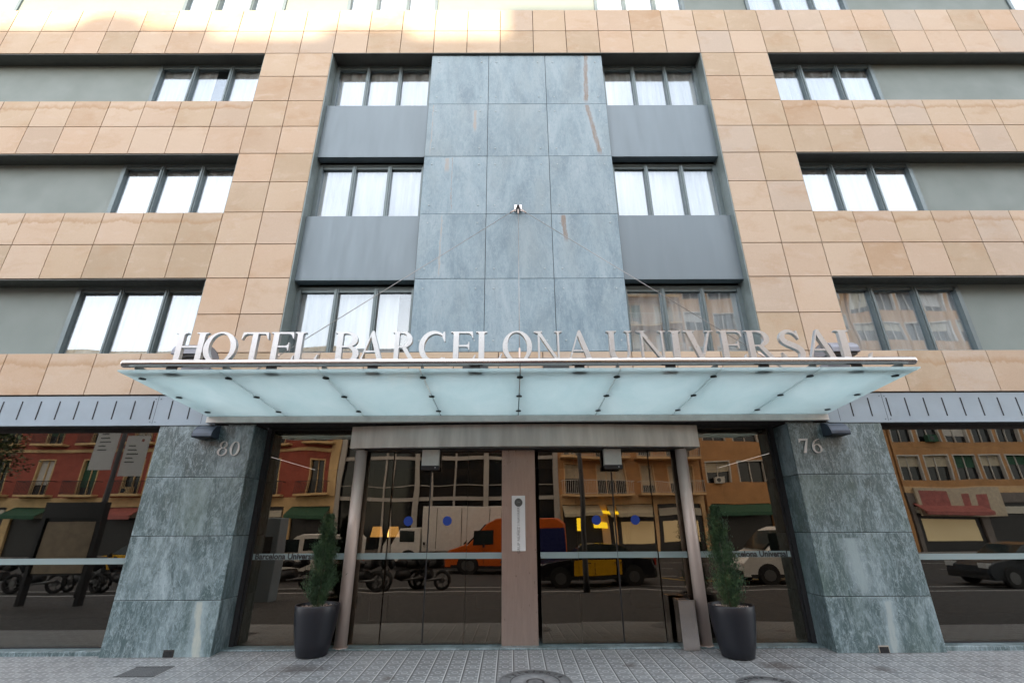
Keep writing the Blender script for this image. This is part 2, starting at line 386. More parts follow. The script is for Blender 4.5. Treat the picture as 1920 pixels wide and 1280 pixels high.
def text_mesh(txt, size, name, mname, parent, M4, extrude=.002, bold=0., track=1.):
    cu = bpy.data.curves.new(name, 'FONT'); cu.body = txt; cu.size = size; cu.extrude = extrude; cu.align_x = 'CENTER'; cu.align_y = 'CENTER'
    cu.offset = bold; cu.space_character = track; cu.resolution_u = 3
    o = bpy.data.objects.new('tmp_text', cu); col.objects.link(o)
    me = bpy.data.meshes.new_from_object(o.evaluated_get(bpy.context.evaluated_depsgraph_get()))
    bpy.data.objects.remove(o); me.name = name; me.transform(M4)
    if parent is not None and parent.name in PL: me.transform(Matrix.Translation(-Vector(PL[parent.name])))
    me.materials.clear(); me.materials.append(M[mname])
    ob = bpy.data.objects.new(name, me); col.objects.link(ob)
    if parent is not None: ob.parent = parent
    return ob
FRONT = Matrix.Rotation(R(90), 4, 'X')              # text in xz plane read from -y
def at(x, y, z, rot=0): return Matrix.Translation((x, y, z)) @ FRONT @ Matrix.Rotation(rot, 4, 'Z')

# ------------------------------------------------------------------ ground
SL = .04
def gz(y): return -SL*(7.35-y)
YK = -1.3                                            # kerb
b = MB(); n = len(b.v)
YP = 5.62
b.v += [(-70, YP, gz(YP)), (70, YP, gz(YP)), (70, 8.2, gz(8.2)), (-70, 8.2, gz(8.2)), (-70, YP, -1), (70, YP, -1), (70, 8.2, -1), (-70, 8.2, -1)]
for q in ((0, 1, 2, 3), (4, 7, 6, 5), (0, 4, 5, 1), (1, 5, 6, 2), (2, 6, 7, 3), (3, 7, 4, 0)): b.face(list(q))
tag(b.build('pavement', 'panot'), kind='structure')
b = MB()
b.v += [(-70, YK, gz(YK)), (70, YK, gz(YK)), (70, YP-.004, gz(YP)), (-70, YP-.004, gz(YP)), (-70, YK, -1), (70, YK, -1), (70, YP-.004, -1), (-70, YP-.004, -1)]
for q in ((0, 1, 2, 3), (4, 7, 6, 5), (0, 4, 5, 1), (1, 5, 6, 2), (2, 6, 7, 3), (3, 7, 4, 0)): b.face(list(q))
tag(b.build('outer_pavement', 'asphalt'), kind='structure')
b = MB(); b.box(-70, 70, YK-.18, YK-.002, -1, gz(YK)+.002); tag(b.build('kerb', 'kerb_stone', bevel=.015), kind='structure')
ZR = -.47
b = MB(); b.box(-400, 400, -400, YK-.2, -1.6, ZR); tag(b.build('road', 'asphalt'), kind='structure')
b = MB(); b.box(-70, 70, -24, -20, -1, ZR+.13); tag(b.build('far_pavement', 'kerb_stone'), kind='structure')
b = MB(); b.box(-400, 400, YK+9.6, 400, -1.6, -.6); tag(b.build('ground', 'asphalt'), kind='structure')
b = MB()
for yy in (-3.6, -14.5): b.box(-70, 70, yy-.06, yy+.06, ZR, ZR+.004)
for i in range(-14, 15): b.box(i*5, i*5+2.2, -7.1, -7.0, ZR, ZR+.004); b.box(i*5+1, i*5+3.2, -10.6, -10.5, ZR, ZR+.004)
tag(b.build('road_marking', 'line_white'), kind='structure')
b = MB()
for i in range(5): b.prism([(6+i*1.1, -6.6), (6.2+i*1.1, -6.6), (7.3+i*1.1, -5.2), (7.1+i*1.1, -5.2)], ZR, ZR+.005, 'z')
tag(b.build('yellow_marking', 'line_yellow'), kind='structure')

# ------------------------------------------------------------------ hotel building
YF = 7.35; A = .737; Z0 = 11.28; B = .6993
def ZR_(r_): return Z0-B*r_
hotel = empty('hotel_building', (0, YF, 0), 'modern hotel with beige sandstone tiles, ribbon windows and a blue grey slate centre panel', 'building')
def tile_ok(ci, ri):
    """ci = column index from centre bay left edge at -5.5; ri = row index"""
    x = (ci+.5)*A-5.5*A
    if ri < -4 or ri >= 11: return False
    if ri in (-4, -3): return False
    if ri in (-2, -1): return True
    k = ri % 4
    if ri == 10: return True
    if abs(x) < 5.5*A: return False
    if abs(x) < 7.5*A: return True
    return k in (2, 3)
b = MB(); g = .0075
for ri in range(-2, 11):
    for ci in range(-16, 28):
        if not tile_ok(ci, ri): continue
        x0 = ci*A-5.5*A; z1 = ZR_(ri); z0 = ZR_(ri+1)
        if ri == 10: z0 = 3.575
        b.rv = random.random(); dy = random.uniform(-.0015, .0015)
        b.box(x0+g, x0+A-g, YF+dy, YF+.04, z0+g, z1-g)
b.build('sandstone_cladding', 'sandstone', hotel, bevel=.003)
# backing wall behind the joints (one piece, tiles' outline)
b = MB(); XE = 16*A+5.5*A
def back(x0, x1, z0, z1): b.box(x0, x1, YF+.028, YF+.12, z0, z1)
back(-XE, XE, ZR_(0), ZR_(-2)); back(-XE, XE, 3.575, ZR_(10))
for s in (-1, 1):
    back(s*5.5*A, s*7.5*A, ZR_(10)+.001, ZR_(0)-.001)
    for r_ in (2, 6): back(s*(7.5*A+.001), s*XE, ZR_(r_+2), ZR_(r_))
o = b.build('wall_backing', 'joint', hotel)
# inner dark volume
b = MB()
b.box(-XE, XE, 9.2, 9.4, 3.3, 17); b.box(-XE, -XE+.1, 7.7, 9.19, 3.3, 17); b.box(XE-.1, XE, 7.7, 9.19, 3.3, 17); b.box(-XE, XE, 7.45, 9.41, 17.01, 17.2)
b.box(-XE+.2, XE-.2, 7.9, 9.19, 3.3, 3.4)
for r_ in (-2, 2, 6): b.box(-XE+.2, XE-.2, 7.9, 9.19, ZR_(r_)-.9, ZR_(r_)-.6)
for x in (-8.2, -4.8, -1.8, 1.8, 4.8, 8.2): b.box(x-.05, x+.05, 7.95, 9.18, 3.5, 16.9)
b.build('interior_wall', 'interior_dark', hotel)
YW = 7.62
# reveals / soffits lined with metal
b = MB()
for r_ in (0, 4, 8):
    for s in (-1, 1):
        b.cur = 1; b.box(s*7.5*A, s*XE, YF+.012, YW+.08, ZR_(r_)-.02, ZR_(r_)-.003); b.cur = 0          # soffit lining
        b.box(s*(7.5*A+.001), s*(7.5*A+.02), YF+.03, YW+.08, ZR_(r_+2)+.012, ZR_(r_)-.021)
        b.box(s*(7.5*A+.02), s*XE, YF+.03, YW+.08, ZR_(r_+2)-.012, ZR_(r_+2)+.008)
for s in (-1, 1):
    b.box(s*(5.5*A-.02), s*(5.5*A-.002), YF-.004, YW+.08, ZR_(10), ZR_(0)-.02)
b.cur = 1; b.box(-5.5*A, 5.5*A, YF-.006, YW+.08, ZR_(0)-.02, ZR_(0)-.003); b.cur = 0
b.box(-5.5*A+.021, 5.5*A-.021, YF+.03, YW+.08, ZR_(10)-.012, ZR_(10)+.008)
b.box(-XE, XE, YF+.03, YW+.08, ZR_(-2)-.01, ZR_(-2)+.008)
b.build('window_reveal', ['reveal_metal', 'soffit_metal'], hotel)
b = MB(); b.box(-XE, XE, YF-.01, YW+.1, ZR_(-4), ZR_(-4)+3); b.build('upper_wall', 'sandstone', hotel)

WLAB = {}
def window(x0, x1, z0, z1, yw, npan=3, curt=1., gap=None):
    f = MB(); fwid = .05
    f.box(x0, x1, yw, yw+.09, z1-.05, z1); f.box(x0, x1, yw, yw+.09, z0, z0+.05)
    mw = .075
    xs = [x0+(x1-x0)*i/npan for i in range(npan+1)]
    for i, x in enumerate(xs):
        a = x if i == 0 else (x-mw if i == npan else x-mw/2)
        f.box(a, a+mw, yw-.012, yw+.09, z0+.051, z1-.051)
        if 0 < i < npan: f.box(x-.012, x+.012, yw-.03, yw-.013, z0+.06, z1-.06)
    f.box(x0+.001, x1-.001, yw+.012, yw+.08, z1-.11, z1-.052)
    wo = f.build('window', 'frame_metal', hotel)
    pn = MB(); pn.box(x0+.04, x1-.04, yw+.05, yw+.058, z0+.03, z1-.06)
    pn.build('pane', 'window_glass', wo)
    if curt:
        c = MB(); segs = 130; yy = yw+.12; n = 0
        ph = random.random()*6; c.smooth = True
        n0 = 0; last = False
        for i in range(segs+1):
            x = x0+(x1-x0)*i/segs
            d_ = .02*math.sin(x*21+ph+2.1*math.sin(x*3.1+ph))+.008*math.sin(x*47+ph*2+1.5*math.sin(x*7))
            c.v += [(x, yy+d_, z0-.05), (x, yy+d_*.6, z1+.02)]
        for i in range(segs):
            x = x0+(x1-x0)*(i+.5)/segs
            if gap and gap[0] < x < gap[1]: continue
            c.face([2*i, 2*i+1, 2*i+3, 2*i+2])
        c.build('curtain', 'curtain', wo)
    return wo
X5 = 5.5*A; X7 = 7.5*A
for r_ in (0, 4, 8):
    zt, zb = ZR_(r_)-.02, ZR_(r_+2)
    for s in (-1, 1):
        xa, xb = sorted((s*(X7+.021), s*7.98))
        window(xa, xb, zb+.008, zt, YW, gap=((-6.75, -6.45) if (s < 0 and r_ == 0) else ((-7.35, -7.17) if s < 0 and r_ == 8 else None)))
        p_ = MB(); p_.box(s*7.985, s*XE, YW+.02, YW+.06, zb+.009, zt-.001); p_.build('blind_panel', 'blind_panel', hotel)
        xa, xb = sorted((s*1.88, s*(X5-.021)))
        window(xa, xb, zb-.05, zt-.0005, YW+.03, gap=((-2.2, -1.9) if (s < 0 and r_ == 8) else None))
        if r_ < 8:
            p_ = MB(); p_.box(xa, xb, 7.48, YW+.028, ZR_(r_+4)+.02, ZR_(r_+2)-.0); p_.build('spandrel_panel', 'metal_panel', hotel, bevel=.004)
# floor above
zt, zb = ZR_(-4)-.001, ZR_(-2)+.008
edges = [(-XE, -15, 'p'), (-15, -11.9, 'w'), (-11.9, -7.98, 'p'), (-7.98, -X7, 'w'), (-X7, -X5, 'p'), (-X5, -1.88, 'w'), (-1.88, 1.88, 'p'), (1.88, X5, 'w'), (X5, X7, 'p'), (X7, 7.98, 'w'), (7.98, 11.9, 'p'), (11.9, 15, 'w'), (15, XE, 'p')]
for a, c, k in edges:
    if k == 'w': window(a+.003, c-.003, zb, zt, YW, 3 if c-a < 2.9 else 4)
    else: p_ = MB(); p_.box(a, c, YW+.02, YW+.06, zb, zt); p_.build('blind_panel', 'blind_panel', hotel)

# slate centre panel
zs = [11.235, 9.815, 8.43, 7.055, 5.68, 4.30]; xs = [-1.862, -.615, .612, 1.862]
b = MB()
for i in range(5):
    for j in range(3):
        b.rv = random.random(); b.box(xs[j]+.005, xs[j+1]-.005, 7.385+random.uniform(-.0015, .0015), 7.43, zs[i+1]+.005, zs[i]-.005)
SLB = b; b = MB(); b.box(-1.868, 1.868, 7.415, YW+.03, 4.302, 11.24); b.build('slate_backing', 'slot_dark', hotel)
b = SLB; b.cur = 1
for i in range(5):
    for j in range(3):
        for sx in (xs[j]+.16, xs[j+1]-.16):
            for sz in (zs[i]-.2, zs[i+1]+.2): b.tube([(sx, 7.388, sz), (sx, 7.376, sz)], .014, 8)
b.build('slate_panel', ['slate', 'plug_grey'], hotel)

# metal fascia with slots
for s in (-1, 1):
    b = MB(); x_out = s*XE
    b.cur = 0
    holes = []
    k = 0
    x = 4.96
    b.box(s*4.82, x_out, YF+.02, YF+.05, 3.105, 3.56)
    b.box(s*4.82, x_out, YF-.012, YF+.05, 3.081, 3.1045)
    b.cur = 1
    while x < XE-.2:
        if x > 5.1: b.box(s*(x-.009), s*(x+.009), YF+.0165, YF+.021, 3.185, 3.48)
        x += .298
    for xj in (5.03, 5.79, 8.79, 11.8): b.box(s*(xj+.004-.0), s*(xj), YF+.018, YF+.021, 3.08, 3.558)
    b.cur = 2
    for xj in (5.79, 8.79):
        for zz in (3.14, 3.51): b.tube([(s*(xj-.04), YF+.02, zz), (s*(xj-.04), YF+.012, zz)], .008, 8); b.tube([(s*(xj+.04), YF+.02, zz), (s*(xj+.04), YF+.012, zz)], .008, 8)
    b.build('fascia_panel', ['fascia_metal', 'slot_dark', 'frame_metal'], hotel)
b = MB(); b.box(-XE, XE, YF+.045, YF+.11, 3.561, 3.574); b.build('shadow_gap', 'slot_dark', hotel)
b = MB(); b.box(-XE, -4.166, YF+.06, 8.3, 3.082, 3.10); b.box(4.166, XE, YF+.06, 8.3, 3.082, 3.10); b.box(-4.165, 4.165, 7.34, 8.3, 3.125, 3.14); b.box(-4.80, 4.80, 7.34, 7.36, 3.141, 3.3); b.box(-4.80, -4.166, 7.342, 7.40, 3.103, 3.1245); b.box(4.166, 4.80, 7.342, 7.40, 3.103, 3.1245); b.build('soffit', 'soffit_dark', hotel)

# stone pillars
for s in (-1, 1):
    b = MB(); zz = [3.079, 2.30, 1.484, .665, -.25]; b.box(s*4.17, s*4.6, YF+.04, YF+.06, 3.08, 3.12)
    for i in range(4):
        b.rv = random.random(); b.box(s*4.165, s*5.635, YF, YF+.03, zz[i+1]+.004, zz[i]-.004)
        b.rv = random.random(); b.box(s*4.165, s*4.195, YF+.031, 7.78, zz[i+1]+.004, zz[i]-.004)
        b.box(s*5.605, s*5.635, YF+.031, 7.56, zz[i+1]+.004, zz[i]-.004)
    pil = b.build('stone_pillar', 'marble', hotel, bevel=.004)
    c = MB(); c.box(s*4.19, s*5.61, YF+.022, 7.84, -.25, 3.076); c.build('pillar_core', 'slot_dark', pil)
    v = MB(); vx = -4.72 if s < 0 else 4.80
    v.cur = 0; v.box(vx-.07, vx+.07, YF-.006, YF-.0005, .002, .085); v.cur = 1; v.box(vx-.06, vx+.06, YF-.009, YF-.0065, .0, .07)
    v.build('air_vent', ['pot_lining' if s > 0 else 'soffit_dark', 'slot_dark'], pil)
    # jamb between pillar and side light
    j = MB(); j.box(s*4.10, s*4.189, 7.782, 7.87, gz(7.7), 3.12); j.build('jamb', 'black_metal', hotel)
    # shop window beside the pillar
    f = MB(); f.box(s*5.64, s*XE, 7.60, 7.66, 3.02, 3.08); f.box(s*5.64, s*5.67, 7.60, 7.66, .07, 3.019); f.box(s*5.64, s*XE, 7.60, 7.66, .06, .075)
    sw = f.build('shop_window', 'black_metal', hotel)
    q = MB(); q.box(s*5.671, s*XE, 7.62, 7.632, .076, 3.019); q.build('pane', 'shop_glass', sw)
    q = MB(); q.box(s*5.672, s*XE, 7.617, 7.619, 1.105, 1.185); q.build('glass_stripe', 'stripe_film', sw)
    q = MB(); q.rv = .3; q.box(s*5.637, s*XE, 7.42, 7.66, -.2, .058); q.build('sill', 'marble', sw, bevel=.006)

# entrance: glass line
YG = 7.82
# sill strip
b = MB(); b.rv = .8; b.box(-4.19, 4.19, 7.60, 8.0, -.2, .028); b.build('entrance_sill', 'marble', hotel, bevel=.004)
for s in (-1, 1):
    f = MB(); f.box(s*2.5, s*4.10, YG, YG+.04, 3.085, 3.124); f.box(s*4.07, s*4.099, YG, YG+.04, .03, 3.084)
    sd = f.build('side_light', 'black_metal', hotel)
    q = MB(); q.box(s*2.5, s*4.069, YG+.012, YG+.024, .03, 3.084); q.build('pane', 'door_glass', sd)
    q = MB(); q.box(s*2.62, s*4.069, YG+.009, YG+.011, 1.14, 1.225); q.build('glass_stripe', 'stripe_film', sd)
    text_mesh('Barcelona Universal', .115, 'stripe_lettering', 'black_metal', sd, at(s*3.56 if s > 0 else -3.575, YG+.006, 1.183), .0008, .0035, 1.0)
    # steel column
    c = MB(); c.tube([(s*2.56, 7.70, 0), (s*2.56, 7.70, 2.73)], .088, 32); c.smooth = True
    col_ = c.build('steel_column', 'steel_brushed', hotel)
    c = MB(); c.tube([(s*2.56, 7.70, .02), (s*2.56, 7.70, .032)], .105, 32); c.build('base_ring', 'steel_brushed', col_)
    # glass panels between column and central post
    cuts = [.27, .85, 1.45, 2.06, 2.50]
    for i in range(4):
        a, c_ = cuts[i]+.004, cuts[i+1]-.004
        dy = (.0, .035, .035, .0)[i]
        nm = 'sliding_door' if i in (1, 2) else 'fixed_panel'
        sk = (.0, .003, -.003, .002)[i]*s; q = MB(); q.prism([(s*a, YG+dy), (s*c_, YG+dy+sk), (s*c_, YG+dy+sk+.012), (s*a, YG+dy+.012)], .04, 2.74, 'z')
        dr = q.build(nm, 'door_glass', hotel)
        q = MB(); q.box(s*a, s*c_, YG+dy-.007, YG+dy-.005, 1.14, 1.225); q.build('glass_stripe', 'stripe_film', dr)
        if i in (1, 2):
            q = MB(); xx = s*(1.16 if i == 1 else 1.765); q.tube([(xx, YG+dy-.0045, 1.675), (xx, YG+dy-.008, 1.675)], .07, 28); q.build('blue_sticker', 'sticker_blue', dr)
            q = MB(); q.box(s*a, s*c_, YG+dy-.02, YG+dy+.03, .03, .039); q.build('bottom_rail', 'black_metal', dr)
            ex = c_ if i == 1 else a
            q = MB(); q.box(s*ex-.006, s*ex+.006, YG+dy-.004, YG+dy+.016, .045, 2.73); q.build('edge_seal', 'black_metal', dr)
    # door sensor
    e = MB(); e.cur = 0; ex = -1.44 if s < 0 else 1.46
    e.box(ex-.14, ex+.13, 7.66, 7.78, 2.49, 2.74); e.cur = 1; e.box(ex-.145, ex+.135, 7.65, 7.785, 2.425, 2.489); e.cur = 2; e.box(ex+.07, ex+.085, 7.645, 7.65, 2.45, 2.465)
    e.build('door_sensor', ['cream_paint', 'black_metal', 'white_plate'], hotel, bevel=.006)
# central steel post
b = MB(); b.box(-.31, .215, YG-.07, YG+.10, .02, 2.74); post = b.build('central_post', 'steel_post', hotel, bevel=.004)
# curved steel lintel beam
b = MB(); outer = []; n = 24
for i in range(n+1):
    x = -2.72+5.56*i/n; outer.append((x, 7.60-.14*(1-((x-.06)/2.78)**2)))
inner = [(2.84, 7.86), (-2.72, 7.86)]
b.prism(outer+inner, 2.755, 3.10, 'z'); b.smooth = False
bm_ = b.build('steel_lintel', 'steel_beam', hotel)
b = MB(); b.box(-2.5, 2.6, 7.64, 7.9, 2.735, 2.754); b.build('track', 'black_metal', bm_)
# info plate on the post
pl = empty('name_plate', (-.055, YG-.075, 1.64), 'tall narrow white plate with a dark disc and vertical lettering on the steel post', 'plate')
b = MB(); b.box(-.155, .05, YG-.082, YG-.071, 1.245, 2.035); b.build('plate', 'white_plate', pl, bevel=.002)
b = MB(); b.tube([(-.052, YG-.083, 1.935), (-.052, YG-.087, 1.935)], .062, 30); dsc = b.build('disc', 'plate_disc', pl)
b = MB(); b.tube([(-.08, YG-.0875, 1.925), (-.06, YG-.0875, 1.95), (-.045, YG-.0875, 1.93), (-.03, YG-.0875, 1.945)], .006, 6); b.build('emblem', 'iron_light', dsc)
text_mesh('GRUP NÚÑEZ I NAVARRO', .058, 'lettering', 'plate_ink', pl, at(-.052, YG-.0825, 1.565, R(90)), .0005, 0, 1.04)

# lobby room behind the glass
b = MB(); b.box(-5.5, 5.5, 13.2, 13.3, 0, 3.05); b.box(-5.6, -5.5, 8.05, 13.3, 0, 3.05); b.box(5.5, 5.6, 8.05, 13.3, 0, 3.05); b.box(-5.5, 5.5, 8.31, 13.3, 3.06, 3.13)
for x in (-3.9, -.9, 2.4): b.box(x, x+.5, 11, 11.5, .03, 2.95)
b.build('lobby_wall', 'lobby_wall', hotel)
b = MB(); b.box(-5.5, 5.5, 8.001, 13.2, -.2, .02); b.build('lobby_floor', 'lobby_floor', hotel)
b = MB()
for s in (-1, 1): b.box(s*5.66, s*XE, 8.301, 10.1, 3.09, 3.2); b.box(s*5.7, s*XE, 10, 10.1, 0, 3.085); b.box(s*5.7, s*XE, 7.661, 10, 0, .05); b.box(s*(XE-.1), s*XE, 7.67, 10, .051, 3.075)
b.build('shop_interior', 'interior_dark', hotel)
# reception lamps
for i, (x, yy) in enumerate(((-2.70, 9.6), (-2.36, 9.5))):
    lp = empty('floor_lamp', (x, yy, .02), 'lit floor lamp behind the glass, ' + ('the left of the two beside the cypress reflection' if i == 0 else 'the right of the two nearer the blue dot'), 'lamp', 'lit lamps in the lobby')
    b = MB(); b.lathe(x, yy, [(.14, .02), (.14, .04), (.015, .05), (.012, 1.45)], 20); b.build('stand', 'black_metal', lp)
    b = MB(); b.lathe(x, yy, [(.115, 1.42), (.08, 1.6)], 24); b.build('lamp_shade', 'lampshade', lp)

# ------------------------------------------------------------------ canopy
YC0, ZC0, YC1, ZC1 = 5.42, 3.345, 7.30, 3.208
cx0 = -.05; HW = 4.85; NP = 8; PW = 2*HW/NP
can = empty('entrance_canopy', (cx0, 7.2, 3.2), 'wide frosted glass entrance canopy on a steel channel, hung from thin cables', 'canopy')
def cz(y): return ZC0+(ZC1-ZC0)*(y-YC0)/(YC1-YC0)
for i in range(NP):
    x0 = cx0-HW+i*PW+.006; x1 = x0+PW-.012; b = MB(); n = 0
    b.prism([(YC0, ZC0), (YC1, ZC1), (YC1, ZC1+.018), (YC0, ZC0+.018)], x0, x1, 'x')
    b.build('glass_panel', 'canopy_glass', can)
b = MB()
b.box(cx0-HW+.01, cx0+HW-.01, 7.265, 7.28, 3.105, 3.20); b.box(cx0-HW+.01, cx0+HW-.01, 7.281, 7.337, 3.105, 3.113)
b.build('steel_channel', 'steel_channel', can, bevel=.003)
for i in range(NP+1):
    x = cx0-HW+i*PW; xi = x+(.14 if i == 0 else (-.14 if i == NP else 0))
    for yy in (5.66, 6.38, 7.06):
        b = MB(); z_ = cz(yy); b.tube([(xi, yy, z_-.012), (xi, yy, z_-.001)], .04, 20); b.tube([(xi, yy, z_+.0185), (xi, yy, z_+.03)], .035, 20)
        b.build('clamp_disc', 'fitting', can)
    b = MB()                                          # outrigger arm above the glass
    xa = xi
    b.prism([(5.5, cz(5.5)+.06), (5.62, cz(5.6)+.04), (7.335, cz(7.3)+.05), (7.335, cz(7.3)+.16), (5.5, cz(5.5)+.12)], xa-.005, xa+.005, 'x')
    b.build('arm', 'frame_metal', can)
b = MB(); b.smooth = True
rT = .05; YT, ZT = 5.50, 3.468; xt0, xt1 = cx0-HW-.02, cx0+HW+.02
b.tube([(xt0, YT, ZT), (xt0+.004, YT, ZT), (xt0+.02, YT, ZT), (xt1-.02, YT, ZT), (xt1-.004, YT, ZT), (xt1, YT, ZT)], [rT*.82, rT*.93, rT, rT, rT*.93, rT*.82], 40)
tb = b.build('front_tube', 'steel_bright', can)
for u in (-4.32, -3.1, -1.86, -.6, .68, 1.8, 2.95, 4.1):
    b = MB(); b.box(u-.06, u+.06, 5.50, 5.53, ZC0+.025, 3.425); b.box(u-.085, u+.085, 5.49, 5.60, cz(5.54)+.019, cz(5.54)+.03)
    b.build('bracket', 'black_metal', can)
b = MB(); b.box(-.94, -.53, 7.24, 7.335, 3.93, 4.03); b.build('junction_box', 'black_metal', can)
b = MB(); b.box(.37, .78, 7.24, 7.335, 3.93, 4.03); b.build('junction_box', 'black_metal', can)
# wall anchor and cables
b = MB(); b.box(-.085, .06, YF+.015, YF+.033, 7.10, 7.245); b.build('anchor_plate', 'steel_bright', can, bevel=.003)
b = MB(); b.tube([(-.012, YF+.014, 7.19), (-.012, YF-.05, 7.16)], .03, 14); b.box(-.06, .035, YF-.03, YF-.02, 7.09, 7.15); b.build('anchor_hinge', 'iron', can)
for xe, ye, ze in ((-3.55, 5.75, 3.37), (-.05, 5.75, 3.36), (3.45, 5.75, 3.37)):
    p0 = Vector((-.012 + (.04 if xe > 1 else -.04 if xe < -1 else 0), YF-.03, 7.11)); p1 = Vector((xe, ye, ze)); d_ = (p1-p0).normalized()
    b = MB(); b.tube([p0, p1], .0055, 8); cb = b.build('stay_cable', 'cable_steel', can)
    b = MB(); b.tube([p0+d_*.02, p0+d_*.16], .014, 10); b.build('end_fitting', 'steel_brushed', cb)
    b = MB(); b.tube([p1-d_*.5, p1-d_*.48, p1-d_*.18, p1-d_*.16], [.008, .015, .015, .008], 10); b.build('turnbuckle', 'steel_brushed', cb)
# rain spots / twin floodlights lying behind the sign
for i, (fx_, lab) in enumerate(((-5.05, 'grey curved floodlight on the wall behind the sign letters H and O'), (4.90, 'grey curved floodlight on the wall behind the last sign letters A and L'))):
    fl = empty('floodlight', (fx_, 7.0, 4.0), lab, 'floodlight', 'floodlights behind the sign')
    b = MB(); pr = [(6.66, 4.02)]+[(6.92-.26*math.cos(a), 4.06+.17*math.sin(a)) for a in [R(x) for x in range(10, 171, 16)]]+[(7.18, 4.02)]
    b.prism(pr, fx_-.2, fx_+.2, 'x'); b.build('housing', 'flood_grey', fl, bevel=.01)
    b = MB(); b.box(fx_-.17, fx_+.17, 6.68, 7.1, 3.98, 4.019); b.build('lens', 'black_metal', fl)
    b = MB(); b.box(fx_-.17, fx_+.17, 6.9, YF-.001, 3.84, 3.93); b.build('ballast_box', 'flood_grey', fl)
    b = MB(); b.tube([(fx_+.17, 7.05, 4.03), (fx_+.17, 7.05, 3.87), (fx_+.17, YF+.0, 3.86)], .012, 8); b.build('arm', 'iron', fl)

# ------------------------------------------------------------------ sign letters
def ribbon(pts, w0, closed=False):
    """outline polygon of a stroke along pts with half widths w0 (list)"""
    L, Rr = [], []
    n = len(pts)
    for i in range(n):
        a = pts[max(i-1, 0)] if not closed else pts[i-1]; c = pts[min(i+1, n-1)] if not closed else pts[(i+1) % n]
        dx, dy = c[0]-a[0], c[1]-a[1]; l = math.hypot(dx, dy) or 1
        nx, ny = -dy/l, dx/l; w_ = w0[i]
        L.append((pts[i][0]+nx*w_, pts[i][1]+ny*w_)); Rr.append((pts[i][0]-nx*w_, pts[i][1]-ny*w_))
    return L+Rr[::-1]
def bez(p, n=14):
    out = []
    for k in range(0, len(p)-1, 3):
        a, b_, c, d_ = p[k:k+4]
        for i in range(n):
            t_ = i/n; u = 1-t_
            out.append(tuple(u**3*a[j]+3*u*u*t_*b_[j]+3*u*t_*t_*c[j]+t_**3*d_[j] for j in (0, 1)))
    out.append(p[-1]); return out
def ell(cx_, cy_, rx, ry, a0=0, a1=360, n=36, tilt=0):
    return [(cx_+rx*math.cos(R(a0+(a1-a0)*i/n)+0)+tilt*math.sin(R(a0+(a1-a0)*i/n)), cy_+ry*math.sin(R(a0+(a1-a0)*i/n))) for i in range(n+1)]
SW, TN = .165, .055
def stem(x, w_=SW, top=1, bot=1, e=.085, z0=0., z1=1.):
    """serifed vertical stem centred on x"""
    h = w_/2; s = .03; k = .075
    P = [(x-h, z0+k if bot else z0)]
    P += [(x-h, z1-k)] if top else [(x-h, z1)]
    if top: P += [(x-h-e*.35, z1-s*1.25), (x-h-e, z1-s), (x-h-e, z1), (x+h+e, z1), (x+h+e, z1-s), (x+h+e*.35, z1-s*1.25), (x+h, z1-k)]
    else: P += [(x+h, z1)]
    if bot: P += [(x+h, z0+k), (x+h+e*.35, z0+s*1.25), (x+h+e, z0+s), (x+h+e, z0), (x-h-e, z0), (x-h-e, z0+s), (x-h-e*.35, z0+s*1.25)]
    else: P += [(x+h, z0)]
    return (P, [])
def bowl(x0, x1, zb, zt, wt=.085, tn=.03):
    """D shaped bowl from stem x0 to x1 with a D shaped hole"""
    def D(xa, xb, z0_, z1_, k):
        xm = xa+(xb-xa)*k; c_ = (z0_+z1_)/2; h = (z1_-z0_)/2
        return [(xa, z0_), (xm, z0_)]+[(xm+(xb-xm)*math.sin(R(a)), c_-h*math.cos(R(a))) for a in range(9, 180, 9)]+[(xm, z1_), (xa, z1_)]
    return (D(x0, x1, zb, zt, .42), [D(x0+.06, x1-2*wt, zb+2*tn*.9, zt-2*tn*.9, .40)])
